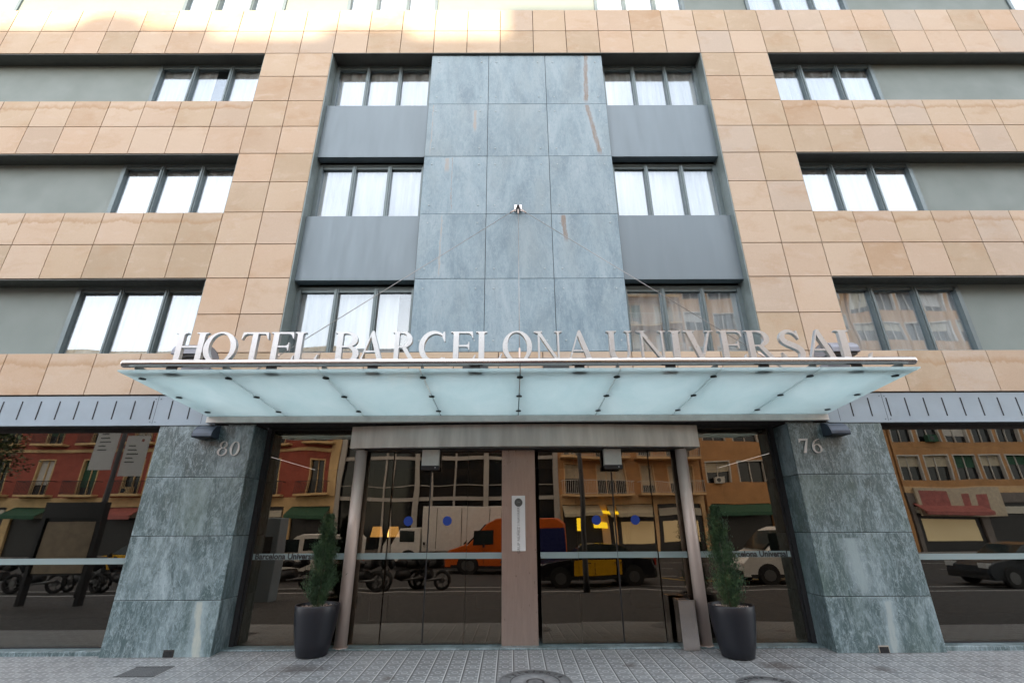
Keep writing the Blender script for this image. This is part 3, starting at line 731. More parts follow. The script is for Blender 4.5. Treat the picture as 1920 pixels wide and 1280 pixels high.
def glyph(ch):
    if ch == 'H': return 1.0, [stem(.2), stem(.8), ([(.2, .5), (.8, .5), (.8, .555), (.2, .555)], [])]
    if ch == 'I': return .42, [stem(.21)]
    if ch == 'O': return 1.0, [(ell(.5, .5, .49, .515), [ell(.5, .5, .325, .465, tilt=-.03)])]
    if ch == 'T': return .84, [stem(.42, top=0, z1=.96), ([(.03, 1.0), (.81, 1.0), (.84, .77), (.815, .77), (.77, .90), (.7, .945), (.14, .945), (.07, .90), (.025, .77), (0, .77)], [])]
    if ch == 'E': return .78, [stem(.19), ([(.2, 1), (.70, 1), (.72, .79), (.695, .79), (.65, .9), (.58, .945), (.2, .945)], []),
                               ([(.2, .555), (.5, .555), (.56, .58), (.575, .66), (.60, .66), (.60, .4), (.575, .4), (.56, .48), (.5, .5), (.2, .5)], []),
                               ([(.2, 0), (.74, 0), (.80, .24), (.775, .24), (.70, .1), (.62, .055), (.2, .055)], [])]
    if ch == 'L': return .76, [stem(.19), ([(.2, 0), (.72, 0), (.80, .27), (.775, .27), (.68, .1), (.58, .055), (.2, .055)], [])]
    if ch == 'B': return .76, [stem(.19), bowl(.2, .70, .49, 1.0, .08), bowl(.2, .77, 0, .545, .088)]
    if ch == 'R': return .92, [stem(.19), bowl(.2, .74, .47, 1.0, .085), ([(.36, .5), (.52, .5), (.84, .06), (.96, 0), (.72, 0)], [])]
    if ch == 'A': return 1.0, [([(.46, 1.03), (.53, 1.03), (.93, .04), (.74, .04), (.44, .82)], []), ([(.475, .96), (.145, .04), (.085, .04), (.44, .99)], []),
                               ([(.2, .33), (.72, .33), (.70, .385), (.22, .385)], []),
                               ([(0, 0), (.24, 0), (.24, .03), (.15, .045), (.08, .045), (0, .03)], []), ([(.64, 0), (1.02, 0), (1.02, .03), (.93, .045), (.73, .045), (.64, .03)], [])]
    if ch == 'N': return 1.02, [stem(.2, .06, 1, 1, .09), stem(.84, .06, 1, 1, .09), ([(.04, 1), (.24, 1), (.87, .02), (.87, -.03), (.80, -.03), (.17, .92), (.04, .97)], [])]
    if ch == 'U':
        pts = bez([(.21, .36), (.21, -.12), (.76, -.12), (.76, .36)], 24); n_ = len(pts)
        return .98, [stem(.21, SW, 1, 0, .085, .35), stem(.76, .06, 1, 0, .09, .35), (ribbon(pts, [(SW/2 if i/n_ < .3 else max(.03, SW/2-(i/n_-.3)*.2)) for i in range(n_)]), [])]
    if ch == 'V': return .98, [([(.09, .97), (.28, .97), (.54, .23), (.54, -.03), (.48, -.03)], []), ([(.545, .23), (.80, .97), (.86, .97), (.54, -.03), (.49, -.03)], []),
                               ([(0, 1), (.37, 1), (.37, .97), (.28, .955), (.09, .955), (0, .97)], []), ([(.70, 1), (.97, 1), (.97, .97), (.88, .955), (.79, .955), (.70, .97)], [])]
    if ch == 'C':
        pts = ell(.53, .5, .42, .475, 52, 312, 40); n_ = len(pts)
        return .92, [(ribbon(pts, [.03+.055*max(0, math.sin(math.pi*i/(n_-1)))**1.3 for i in range(n_)]), []), ([(.80, .99), (.85, .99), (.87, .68), (.84, .68), (.76, .84)], []),
                     ([(.80, .10), (.86, .16), (.89, .14), (.80, .04)], [])]
    if ch == 'S':
        pts = bez([(.56, .82), (.50, 1.02), (.13, 1.05), (.12, .75), (.12, .52), (.64, .52), (.63, .24), (.60, -.08), (.14, -.04), (.10, .2)], 14); n_ = len(pts)
        return .7, [(ribbon(pts, [.03+.06*math.sin(math.pi*i/(n_-1))**1.5 for i in range(n_)]), []), ([(.55, .99), (.59, .99), (.62, .72), (.59, .72), (.53, .84)], []), ([(.07, .01), (.11, .01), (.13, .2), (.07, .28), (.045, .28)], [])]
    if ch == '8': return .62, [(ell(.33, .76, .215, .24), [ell(.33, .76, .12, .205, tilt=.02)]), (ell(.31, .27, .285, .285), [ell(.31, .265, .175, .235, tilt=.02)])]
    if ch == '0': return .64, [(ell(.32, .49, .29, .50), [ell(.32, .49, .165, .45, tilt=.02)])]
    if ch == '7': return .62, [([(.02, 1), (.62, 1), (.60, .93), (.36, 0), (.17, 0), (.48, .86), (.16, .86), (.10, .83), (.04, .72), (0, .72)], [])]
    if ch == '6':
        pts = bez([(.56, .97), (.25, .93), (.09, .66), (.10, .36)], 20); n_ = len(pts)
        return .64, [(ell(.33, .3, .28, .31), [ell(.33, .295, .165, .255, tilt=-.02)]), (ribbon(pts, [.018+.045*(i/(n_-1)) for i in range(n_)]), [])]
def add_glyph(b, ch, x0, x1, z0, hgt, y0, y1):
    wd, comps = glyph(ch); sx = (x1-x0)/wd
    for k, (P, H) in enumerate(comps):
        f = lambda L: [(x0+p[0]*sx, z0+p[1]*hgt) for p in L]
        P = f(P)
        if math.dist(P[0], P[-1]) < 1e-6: P = P[:-1]
        H = [f(h)[:-1] if math.dist(h[0], h[-1]) < 1e-6 else f(h) for h in H]
        b.prism(P, y0+k*.0012, y1-k*.0012, 'y', H)
sign = empty('hotel_sign', (0, 5.5, 3.46), 'brushed steel serif letters spelling HOTEL BARCELONA UNIVERSAL standing on the canopy tube', 'sign')
def px2x(u, y=5.5, z=3.68):
    """pixel column of the photo to x on the sign's plane"""
    q = (u-960)/885
    # depth along the view axis of a point at (y, z)
    return CX+q*(y*math.cos(PITCH)+(z-1.583)*math.sin(PITCH))-.012
SG = [('H', 332, 397), ('O', 390, 452), ('T', 458, 509), ('E', 511, 560), ('L', 556, 603), ('B', 631, 680), ('A', 679, 729), ('R', 740, 788), ('C', 790, 843), ('E', 849, 896), ('L', 896, 944),
      ('O', 947, 1003), ('N', 1004, 1062), ('A', 1066, 1118), ('U', 1140, 1196), ('N', 1197, 1258), ('I', 1257, 1287), ('V', 1288, 1345), ('E', 1352, 1401), ('R', 1401, 1460), ('S', 1465, 1510), ('A', 1513, 1572), ('L', 1573, 1633)]
for ch, u0, u1 in SG:
    b = MB(); add_glyph(b, ch, px2x(u0), px2x(u1), 3.462, .405, 5.47, 5.525)
    b.build('letter', 'letter_steel', sign)
for ch2, xa, lab in (('80', -4.66, 'pale metal house number 80 on the left stone pillar'), ('76', 4.27, 'pale metal house number 76 on the right stone pillar')):
    o = empty('house_number', (xa, YF-.01, 2.62), lab, 'house number')
    for k, ch in enumerate(ch2):
        b = MB(); wd = .165 if ch != '7' else .15
        add_glyph(b, ch, xa+k*.185, xa+k*.185+wd, 2.615, .215, YF-.022, YF-.004); b.build('digit', 'numeral', o)
# wall lamps
for s in (-1, 1):
    o = empty('wall_lamp', (s*4.83, YF, 2.95), 'dark quarter round wall lamp at the top of the %s pillar' % ('left stone' if s < 0 else 'right stone'), 'wall lamp', 'wall lamps on the pillars')
    b = MB(); pr = [(YF-.001, 3.07)]+[(YF-.001-.21*math.sin(R(a)), 2.88+.185*math.cos(R(a))) for a in range(12, 91, 13)]+[(YF-.205, 2.865), (YF-.001, 2.865)]
    b.prism(pr, s*4.83-.145, s*4.83+.145, 'x'); b.build('housing', 'lamp_housing', o, bevel=.004)
    b = MB(); b.box(s*4.83-.12, s*4.83+.12, YF-.18, YF-.02, 2.855, 2.8645); b.build('diffuser', 'black_metal', o)

# ------------------------------------------------------------------ planters and cypresses
for i, (px_, py_, lab, lab2, hh) in enumerate(((-2.84, 7.40, 'tapered black planter in front of the left steel column', 'slim cypress in the left black planter', 1.76), (2.79, 7.22, 'tapered black planter in front of the right steel column', 'slim cypress in the right black planter', 1.84))):
    g0 = gz(py_)
    po = empty('planter', (px_, py_, g0), lab, 'planter', 'planters beside the entrance')
    b = MB(); b.lathe(px_, py_, [(.185, g0), (.20, g0+.01), (.235, g0+.15), (.268, g0+.33), (.287, g0+.5), (.292, g0+.595), (.288, g0+.605), (.272, g0+.605), (.266, g0+.595), (.262, g0+.54)], 64)
    b.face([k for k in range(64)][::-1]); b.build('pot', 'pot_black', po)
    b = MB(); b.lathe(px_, py_, [(.0, g0+.55), (.262, g0+.55)], 40); b.build('soil', 'pot_lining', po)
    b = MB(); rnd = random.Random(3+i)
    for _ in range(520):
        a = rnd.random()*6.283; rr = .25*math.sqrt(rnd.random()); x, y = px_+rr*math.cos(a), py_+rr*math.sin(a); s_ = rnd.uniform(.007, .014)
        b.rv = rnd.random(); zc = g0+.553+rnd.random()*.022; n = len(b.v)
        b.v += [(x+s_, y, zc), (x-s_, y+s_*.3, zc), (x, y+s_, zc), (x, y-s_, zc+.001), (x, y, zc+s_*.8), (x, y, zc-s_)]
        for q in ((0, 2, 4), (2, 1, 4), (1, 3, 4), (3, 0, 4), (2, 0, 5), (1, 2, 5), (3, 1, 5), (0, 3, 5)): b.face([n+k for k in q])
    gv = b.build('gravel', 'gravel', po); gv['kind'] = 'stuff'
    cy = empty('cypress', (px_, py_, g0+.55), lab2, 'cypress', 'cypresses in the planters')
    lean = -.03 if i == 1 else .02
    b = MB(); b.tube([(px_, py_, g0+.55), (px_+lean*.5, py_, g0+1.1), (px_+lean, py_, hh-.1)], [.02, .013, .004], 8); b.build('trunk', 'bark', cy)
    b = MB(); z0 = g0+.60
    def prof(t_): return (.128+.066*math.sin(min(1, t_*2.6)*math.pi/2)) * (1-t_)**.62 * (1 if t_ > .05 else .8)+.012
    blobs = [(rnd.random()**1.1, rnd.random()*6.283, rnd.choice((.6, .85, 1.0, 1.15, 1.45))) for _ in range(155)]
    for (tb_, ab, rb) in blobs:
        cr = prof(tb_)*rb; cxp = px_+lean*tb_+cr*.62*math.cos(ab); cyp = py_+cr*.62*math.sin(ab); czp = z0+(hh-z0)*tb_
        tone = rnd.uniform(0, .75)
        for _k in range(110):
            th = rnd.random()*6.283; e_ = rnd.random()
            gu = rnd.gauss(0, 1); ox = cxp+rnd.gauss(0, cr*.17)+gu*cr*.12*math.cos(ab); oy = cyp+rnd.gauss(0, cr*.17)+gu*cr*.12*math.sin(ab); oz = czp+gu*.055
            out = Vector((ox-px_, oy-py_, 0)); out = out.normalized() if out.length > 1e-4 else Vector((1, 0, 0))
            d_ = (Vector((0, 0, 1))*rnd.uniform(.6, 1.4)+out*rnd.uniform(.1, .9)+Vector((rnd.gauss(0, .3), rnd.gauss(0, .3), 0))).normalized()
            ln = rnd.uniform(.02, .055); sd_ = d_.cross(Vector((rnd.gauss(0, 1), rnd.gauss(0, 1), rnd.gauss(0, 1)))).normalized()*rnd.uniform(.0022, .0045)
            if oz > hh-.01: continue
            p0 = Vector((ox, oy, oz)); n = len(b.v); b.rv = min(1, tone+rnd.random()*.3)
            b.v += [tuple(p0-sd_), tuple(p0+d_*ln*.6+sd_*1.2), tuple(p0+d_*ln), tuple(p0+d_*ln*.5-sd_*1.4)]
            b.face([n, n+1, n+2, n+3])
    b.build('crown', 'cypress_leaf', cy)
# steel ash bin
o = empty('ash_bin', (2.28, 7.5, 0), 'polished steel ash bin standing beside the right steel column', 'ash bin')
b = MB(); b.box(2.17, 2.40, 7.48, 7.70, .01, .60); b.build('body', 'steel_bright', o, bevel=.004)
b = MB(); b.box(2.162, 2.408, 7.47, 7.71, .602, .618); b.cur = 1; b.box(2.22, 2.35, 7.53, 7.65, .6185, .6205); b.build('lid', ['steel_bright', 'black_metal'], o)

# ------------------------------------------------------------------ pavement ironwork
def disc_cover(x, y, r_, name, lab, txt):
    o = empty(name, (x, y, gz(y)), lab, 'manhole cover', 'manhole covers in the pavement')
    tilt = Matrix.Translation((x, y, gz(y)+.001)) @ Matrix.Rotation(math.atan(SL), 4, 'X')
    def ring(r0, r1, h, nm, mt):
        b = MB(); b.lathe(0, 0, [(r0, 0), (r0, h), (r1, h), (r1, 0)], 64)
        me = [tilt @ Vector(v) for v in b.v]; b.v = [tuple(v) for v in me]; return b.build(nm, mt, o)
    ring(.0, r_, .003, 'cover', 'cover_grey'); ring(r_-.012, r_, .006, 'rim', 'iron_light'); ring(r_*.66, r_*.66+.008, .006, 'ring', 'iron'); ring(r_*.2, r_*.25, .006, 'boss', 'iron')
    k = len(txt)
    for i, ch in enumerate(txt):
        a = R(90+62-124*i/(k-1)) ; rr = r_*.82
        m4 = tilt @ Matrix.Translation((rr*math.cos(a), rr*math.sin(a), .0045)) @ Matrix.Rotation(a-math.pi/2, 4, 'Z')
        if ch != ' ': text_mesh(ch, .10, 'lettering', 'iron', o, m4, .001, .002)
disc_cover(.095, 6.33, .42, 'manhole_cover', 'round cover with raised lettering at the bottom centre of the pavement', 'iglefonia')
disc_cover(2.65, 6.12, .37, 'manhole_cover', 'round cover in the pavement below the right planter', 'aigues bcn')
o = empty('floor_grate', (-4.6, 6.78, gz(6.78)), 'small slatted metal grate set in the pavement at the left', 'grate')
b = MB()
def gbox(x0, x1, y0, y1, h0, h1):
    n = len(b.v); b.v += [(x, y, gz(y)+h) for h in (h0, h1) for y in (y0, y1) for x in (x0, x1)]
    for q in ((0, 2, 3, 1), (4, 5, 7, 6), (0, 1, 5, 4), (2, 6, 7, 3), (0, 4, 6, 2), (1, 3, 7, 5)): b.face([n+i for i in q])
b.cur = 1; gbox(-4.83, -4.37, 6.60, 6.95, .0005, .0015); b.cur = 0
for k in range(14): gbox(-4.82+k*.034, -4.81+k*.034, 6.61, 6.94, .0016, .004)
gbox(-4.84, -4.36, 6.59, 6.605, .0016, .005); gbox(-4.84, -4.36, 6.945, 6.96, .0016, .005)
b.build('grille', ['iron', 'cover_grey'], o)
# ------------------------------------------------------------------ the street behind the photographer (seen in the glass)
plain('plaster_red', (.34, .08, .05), .85, 0, .2, 1.5)
plain('stone_tan', (.64, .43, .21), .8, 0, .2, 2)
plain('stone_grey', (.17, .14, .12), .8, 0, .2, 2)
plain('concrete_brown', (.46, .23, .09), .8, 0, .2, 1.2)
plain('concrete_pale', (.64, .41, .21), .8, 0, .2, 1.2)
plain('rail_white', (.55, .50, .44), .6)
plain('awning_green', (.03, .09, .05), .8)
plain('awning_cream', (.45, .38, .26), .8)
plain('iron_rail', (.02, .02, .02), .5)
plain('blind_cream', (.50, .42, .30), .7, 0, .15, 3)
plain('shop_dark', (.02, .018, .016), .4)
plain('shop_sign', (.50, .45, .36), .5)
plain('far_glass', (.012, .013, .014), .06, 0, .1)
plain('steel_mullion', (.42, .38, .34), .5, .3)
plain('paint_white', (.80, .77, .72), .3); plain('paint_orange', (.62, .12, .015), .3); plain('paint_blue', (.02, .025, .10), .3)
plain('paint_black', (.012, .012, .014), .2); plain('paint_yellow', (.75, .40, .01), .3); plain('paint_dark', (.03, .035, .04), .2)
plain('tyre', (.015, .015, .015), .8); plain('rim', (.16, .16, .16), .35, .6); plain('car_glass', (.02, .03, .03), .05)
plain('red_lens', (.4, .02, .01), .3); plain('clear_lens', (.6, .6, .58), .15)
plain('poster', (.50, .40, .28), .6, 0, .2, 4); plain('poster_red', (.35, .10, .08), .6, 0, .3, 3)
m, t, p = mat('lit_yellow', .5, 0, (.8, .6, .02)); p.inputs['Emission Color'].default_value = (1, .72, .03, 1); p.inputs['Emission Strength'].default_value = .8; M['lit_yellow'] = m
m, t, p = mat('lit_window', .5, 0, (.6, .5, .3)); p.inputs['Emission Color'].default_value = (1, .7, .35, 1); p.inputs['Emission Strength'].default_value = .10; M['lit_window'] = m
YB = -24
def wall_grid(root, x0, x1, z0, storeys, sh, bays, wr, hb, ht, wm, th=.35, winmat=('stone_tan', 'far_glass'), blind=.4, door=False, band=None, seed=1):
    """front wall with real openings; wr = opening share of the bay width, hb/ht = bottom/top of opening inside a storey"""
    rn = random.Random(seed); bw = (x1-x0)/bays; w_ = MB()
    for st in range(storeys):
        za = z0+st*sh
        w_.box(x0, x1, YB-th, YB, za, za+hb); w_.box(x0, x1, YB-th, YB, za+ht, za+sh)
        for k in range(bays+1):
            xa = x0+k*bw-bw*(1-wr)/2; xb = xa+bw*(1-wr); xa = max(x0, xa); xb = min(x1, xb)
            w_.box(xa, xb, YB-th, YB-.001, za+hb, za+ht)
        for k in range(bays):
            xc = x0+(k+.5)*bw; hw = bw*wr/2; q = MB(); q.cur = 0; fr = .09
            q.box(xc-hw, xc-hw+fr, YB-th+.1, YB+.03, za+hb, za+ht); q.box(xc+hw-fr, xc+hw, YB-th+.1, YB+.03, za+hb, za+ht); q.box(xc-hw+fr, xc+hw-fr, YB-th+.1, YB+.03, za+ht-fr, za+ht)
            q.box(xc-.03, xc+.03, YB-th+.1, YB-th+.2, za+hb, za+ht-fr)
            q.cur = 1; q.box(xc-hw+fr, xc+hw-fr, YB-th+.03, YB-th+.09, za+hb, za+ht-fr)
            if rn.random() < blind: q.cur = 2; q.box(xc-hw+fr+.01, xc+hw-fr-.01, YB-th+.1, YB-th+.13, za+hb+(ht-hb)*rn.uniform(.2, .7), za+ht-fr-.01)
            q.cur = 2 if rn.random() < .5 else 0
            if rn.random() < .18: q.box(xc-.45, xc+.35, YB+.01, YB+.38, za+hb-.05, za+hb+.5); q.cur = 1; q.tube([(xc-.15, YB+.381, za+hb+.22), (xc-.15, YB+.386, za+hb+.22)], .18, 14)
            q.build('window', [*winmat, rn.choice(['blind_cream', 'blind_cream', 'rail_white', 'awning_green'])], root)
    w_.build('wall', wm, root)
def body(root, x0, x1, z1, wm, depth=12):
    b = MB(); b.box(x0, x1, YB-depth, YB-.36, -.4, z1-.4); b.box(x0-.0, x1, YB-depth, YB+.25, z1-.4, z1); b.build('roof', wm, root)
def balcony(root, x0, x1, z, railmat, dep=1.1, slab='stone_tan', step=.12, h=1.0):
    b = MB(); b.box(x0, x1, YB+.001, YB+dep, z-.16, z); b.cur = 1
    b.box(x0, x1, YB+dep-.05, YB+dep-.01, z+h-.05, z+h); b.box(x0, x1, YB+dep-.05, YB+dep-.01, z+.05, z+.08)
    x = x0
    while x < x1: b.box(x, x+.025, YB+dep-.045, YB+dep-.02, z+.08, z+h-.05); x += step
    for xx in (x0, x1-.04): b.box(xx, xx+.04, YB+.01, YB+dep, z+h-.05, z+h)
    b.build('balcony', [slab, railmat], root)
def shops(root, x0, x1, z1, n, pier, seed=2):
    rn = random.Random(seed); b = MB(); bw = (x1-x0)/n
    b.box(x0, x1, YB-.35, YB, z1-.7, z1)
    for k in range(n+1):
        xa = max(x0, x0+k*bw-.3); xb = min(x1, x0+k*bw+.3); b.box(xa, xb, YB-.34, YB-.001, -.34, z1-.7)
    b.build('shop_front', pier, root)
    for k in range(n):
        q = MB(); xa = x0+k*bw+.3; xb = x0+(k+1)*bw-.3; aw = rn.random()
        if aw < .5: g_ = MB(); g_.prism([(YB+.002, z1-.75), (YB+1.2, z1-1.35), (YB+1.2, z1-1.6), (YB+1.17, z1-1.6), (YB+1.17, z1-1.4), (YB+.002, z1-.82)], xa, xb, 'x'); g_.build('awning', rn.choice(['awning_green', 'poster_red', 'awning_cream']), root)
        q.box(xa, xb, YB-.33, YB-.2, -.34, z1-.71)
        q.cur = 1; q.box(xa+.1, xb-.1, YB-.19, YB+.06, z1-1.5, z1-1.0 if rn.random() < .5 else z1-.9)
        if rn.random() < .25: q.cur = 2; q.box(xa+.4, xb-.4, YB-.199, YB-.19, .4, z1-1.9)
        q.build('shop_window', ['shop_dark', 'shop_sign', 'lit_window'], root)
def tenement(x0, x1, z1, lab, wm, seed, bays):
    o = empty('tenement_house', ((x0+x1)/2, YB, -.34), lab, 'building'); body(o, x0, x1, z1, 'stone_tan'); shops(o, x0, x1, 3.9, bays, 'stone_tan', seed)
    ns = 3; sh = (z1-.4-3.9)/ns
    wall_grid(o, x0, x1, 3.9, ns, sh, bays, .38, .25, sh-1.0, wm, seed=seed)
    bw = (x1-x0)/bays
    for st in range(ns):
        for k in range(bays):
            xc = x0+(k+.5)*bw; balcony(o, xc-bw*.36, xc+bw*.36, 3.9+st*sh+.22, 'iron_rail', .7)
    b = MB()
    for xx in (x0, x1-.7): b.box(xx, xx+.7, YB+.002, YB+.12, 3.9, z1-.4)
    for st in range(1, ns+1): b.box(x0+.7, x1-.7, YB+.002, YB+.1, 3.9+st*sh-.45, 3.9+st*sh-.2)
    b.build('stone_trim', 'stone_tan', o); return o
tenement(-58, -43.2, 16.1, 'red plastered house with tan trim farthest along the street', 'plaster_red', 5, 4)
tenement(-43, -28.7, 16.15, 'red plastered house with tan pilasters and iron balconies', 'plaster_red', 6, 4)
tenement(-28.5, -14.2, 16.35, 'dark red house beside the glass office block', 'plaster_red', 7, 4)
# modern glass office block
o = empty('glass_office', (-5.3, YB, -.34), 'dark glass office block with steel mullions', 'building')
b = MB(); b.box(-14, 3.3, YB-12, YB-.4, -.4, 15.5); b.box(-14, 3.3, YB-12, YB, 15.5, 15.95); b.box(-14, -7, YB-8, YB-.05, 15.951, 16.3); b.box(-.5, 3.59, YB-8, YB-.05, 15.951, 17.3); b.box(3.3, 3.59, YB-12, YB-.05, -.4, 15.95)  # raised roof blocks and side strip added to shape the shadow on the hotel
b.prism([(-10.3,16.301),(-8.6,16.301),(-8.65,16.7),(-8.95,16.95),(-9.45,17.02),(-9.95,16.95),(-10.25,16.7)], YB-5, YB-2, 'y'); b.box(-4.6, -2.6, YB-4, YB-.3, 16.2, 16.3); b.box(-3.7,-3.5,YB-3,YB-2.8,15.951,16.199); b.build('wall', 'stone_grey', o)  # arched bump and raised slab: unseen roof shapes added for the same shadow edge
b = MB()
for k in range(9):
    b.box(-14+k*1.94, -14+k*1.94+1.9, YB-.39, YB-.3, 0, 15.4)
b.build('curtain_wall', 'far_glass', o)
b = MB()
for k in range(10): b.box(-14.05+k*1.94, -13.9+k*1.94, YB-.299, YB-.1, -.3, 15.49)
for k in (0, 3, 6, 9): b.box(-14.15+k*1.94, -13.75+k*1.94, YB-.09, YB+.1, -.3, 15.49)
for z in (3.6, 6.7, 9.8, 12.9): b.box(-14, 3.3, YB-.28, YB-.08, z, z+.28); b.box(-14, 3.3, YB-.28, YB-.15, z+1.1, z+1.16)
b.build('mullion', 'steel_mullion', o)
# block of flats with balconies
o = empty('balcony_block', (9.5, YB, -.34), 'tall brown block of flats with white railed balconies', 'building')
body(o, 3.6, 15.3, 26.5, 'concrete_pale'); shops(o, 3.6, 15.3, 3.9, 3, 'concrete_pale', 3)
wall_grid(o, 3.6, 15.3, 3.9, 7, 2.86, 4, .62, .12, 2.45, 'concrete_brown', seed=11, winmat=('concrete_pale', 'far_glass'), blind=.6)
for st in range(7): balcony(o, 3.9, 9.2, 3.95+st*2.86, 'rail_white', 1.2, 'concrete_pale', .14); balcony(o, 9.7, 15.1, 3.95+st*2.86, 'rail_white', 1.2, 'concrete_pale', .14)
b = MB(); b.box(5.0, 8.0, YB+.07, YB+.3, 2.5, 2.72); b.box(5.2, 5.7, YB+.07, YB+.2, 1.3, 2.2); b.box(6.6, 7.6, YB+.07, YB+.2, 1.5, 1.9); b.build('lit_sign', 'lit_yellow', o)
# office blocks on the right
o = empty('window_band_block', (23, YB, -.34), 'brown office block with grouped windows', 'building')
body(o, 15.5, 31, 25, 'concrete_brown'); shops(o, 15.5, 31, 3.9, 3, 'concrete_brown', 4)
wall_grid(o, 15.5, 31, 3.9, 6, 3.3, 6, .8, .9, 2.7, 'concrete_brown', seed=12, winmat=('rail_white', 'far_glass'), blind=.6)
o = empty('office_block', (42, YB, -.34), 'long brown office block with a painted billboard over its shops', 'building')
body(o, 31.2, 60, 24, 'concrete_brown'); shops(o, 31.2, 60, 3.9, 5, 'stone_grey', 9)
wall_grid(o, 31.2, 60, 4.4, 6, 3.0, 13, .86, .5, 2.5, 'concrete_brown', seed=13, winmat=('rail_white', 'far_glass'), blind=.75)
b = MB(); b.box(31.2, 60, YB-.35, YB, 3.901, 4.399); b.build('lintel', 'concrete_pale', o)
b = MB(); b.box(31.8, 38.5, YB+.07, YB+.25, 2.2, 4.3); b.cur = 1; b.box(32.1, 34.3, YB+.251, YB+.26, 2.4, 4.1); b.box(35.4, 36, YB+.251, YB+.26, 2.3, 3.9); b.box(36.5, 37.3, YB+.251, YB+.26, 2.3, 3.8)
b.build('billboard', ['poster', 'poster_red'], o)

# vehicles, front towards -x
def vehicle(name, lab, cat, xf, y, L, Wd, prof, gh, paint, wheels, wr=.32, doors=None, windows=(), rear=None):
    """prof: side outline (x from front, z) of the body; gh: side outline of the glasshouse"""
    o = empty(name, (xf+L/2, y, ZR), lab, cat)
    def side(P, half, nm, mt, taper=0.):
        b = MB(); ys = [(-half, .0), (-half+.10, .0), (half-.10, .0), (half, .0)]
        n_ = len(P); cx_ = sum(q[0] for q in P)/n_; cz_ = sum(q[1] for q in P)/n_
        rows = []
        for k, (yy, _) in enumerate([(-half, 0), (-half*.93, 0), (half*.93, 0), (half, 0)]):
            f = .965 if k in (0, 3) else 1.0; row = []
            for (px_, pz) in P:
                xx = cx_+(px_-cx_)*f; zz = cz_+(pz-cz_)*f if pz > cz_ else pz
                yv = yy*(1-taper*max(0, (pz-P[0][1]))/1.0)
                row.append(len(b.v)); b.v.append((xf+xx, y+yv, ZR+zz))
            rows.append(row)
        b.smooth = False
        for k in range(3):
            for i in range(n_):
                j = (i+1) % n_; b.face([rows[k][i], rows[k][j], rows[k+1][j], rows[k+1][i]])
        for row in (rows[0], rows[3]):
            tri = tessellate_polygon([[Vector((b.v[i][0], b.v[i][2], 0)) for i in row]])
            for t3 in tri: b.face([row[i] for i in t3])
        return b.build(nm, mt, o)
    bd = side(prof, Wd/2, 'body', paint)
    if gh: side(gh, Wd/2*.9, 'cabin', paint if windows else 'car_glass', .22 if not windows else .03)
    for (a, c, z0_, z1_) in windows:
        b = MB(); b.box(xf+a, xf+c, y+Wd/2-.02, y+Wd/2+.006, ZR+z0_, ZR+z1_); b.build('side_window', 'car_glass', o)
    if doors:
        b = MB(); b.box(xf+doors[0], xf+doors[1], y+Wd/2-.03, y+Wd/2+.008, ZR+doors[2], ZR+doors[3]); b.build('door', doors[4], o)
    for wx in wheels:
        for s_ in (1, -1):
            b = MB(); yy = y+s_*(Wd/2-.08+.025); b.tube([(xf+wx, yy-.11, ZR+wr), (xf+wx, yy+.11, ZR+wr)], wr, 24); wh = b.build('wheel', 'tyre', o)
            b = MB(); b.tube([(xf+wx, yy+s_*.111, ZR+wr), (xf+wx, yy+s_*.12, ZR+wr)], wr*.62, 16); b.build('rim', 'rim', wh)
    hb_ = max(z_ for _, z_ in prof)
    b = MB(); b.box(xf+.0, xf+.25, y-Wd/2*.93, y+Wd/2*.93, ZR+.27, ZR+.5); b.box(xf+L-.22, xf+L+.02, y-Wd/2*.93, y+Wd/2*.93, ZR+.3, ZR+.5); b.box(xf+.3, xf+L-.3, y+Wd/2-.05, y+Wd/2+.004, ZR+.26, ZR+.38); b.build('bumper', 'tyre', o)
    b = MB()
    for sx_ in (.30, .52, .74): b.box(xf+L*sx_, xf+L*sx_+.015, y+Wd/2-.02, y+Wd/2+.0095, ZR+.42, ZR+min(hb_-.15, 1.0))
    for sx_ in (.46, .68): b.box(xf+L*sx_, xf+L*sx_+.14, y+Wd/2-.02, y+Wd/2+.02, ZR+.78, ZR+.81)
    b.build('seam', 'black_metal', o)
    if not gh and len(prof) > 6:
        k_ = max(range(1, len(prof)-2), key=lambda q: (prof[q+1][1]-prof[q][1])*(prof[q+1][0] < L*.55)); (ax_, az_), (bx_, bz_) = prof[k_], prof[k_+1]
        b = MB(); b.prism([(xf+ax_+.02, ZR+az_+.03), (xf+bx_-.03, ZR+bz_-.04), (xf+bx_-.10, ZR+bz_-.02), (xf+ax_-.05, ZR+az_+.06)], y-Wd/2*.84, y+Wd/2*.84, 'y'); b.build('windscreen', 'car_glass', o)
    b = MB(); b.box(xf+L*.29, xf+L*.29+.1, y+Wd/2, y+Wd/2+.2, ZR+min(1.15, hb_*.62+.25), ZR+min(1.15, hb_*.62+.25)+.16); b.build('mirror', 'black_metal', o)
    for wx in wheels:
        b = MB(); b.tube([(xf+wx, y+Wd/2-.1, ZR+wr+.02), (xf+wx, y+Wd/2+.005, ZR+wr+.02)], wr*1.18, 24); b.build('wheel_arch', 'tyre', o)
    hz = prof[1][1]*.9
    for s_ in (1, -1):
        b = MB(); b.box(xf+.02, xf+.22, y+s_*(Wd/2-.35), y+s_*(Wd/2-.03), ZR+.62, ZR+.78); b.build('headlight', 'clear_lens', o)
        b = MB(); b.box(xf+L-.05, xf+L+.01, y+s_*(Wd/2-.2), y+s_*(Wd/2-.02), ZR+.7, ZR+.95); b.build('tail_light', 'red_lens', o)
    return o
CARP = [(.1, .25), (.0, .45), (.05, .68), (.35, .82), (1.15, .95), (3.5, .98), (4.2, .92), (4.3, .6), (4.25, .28)]
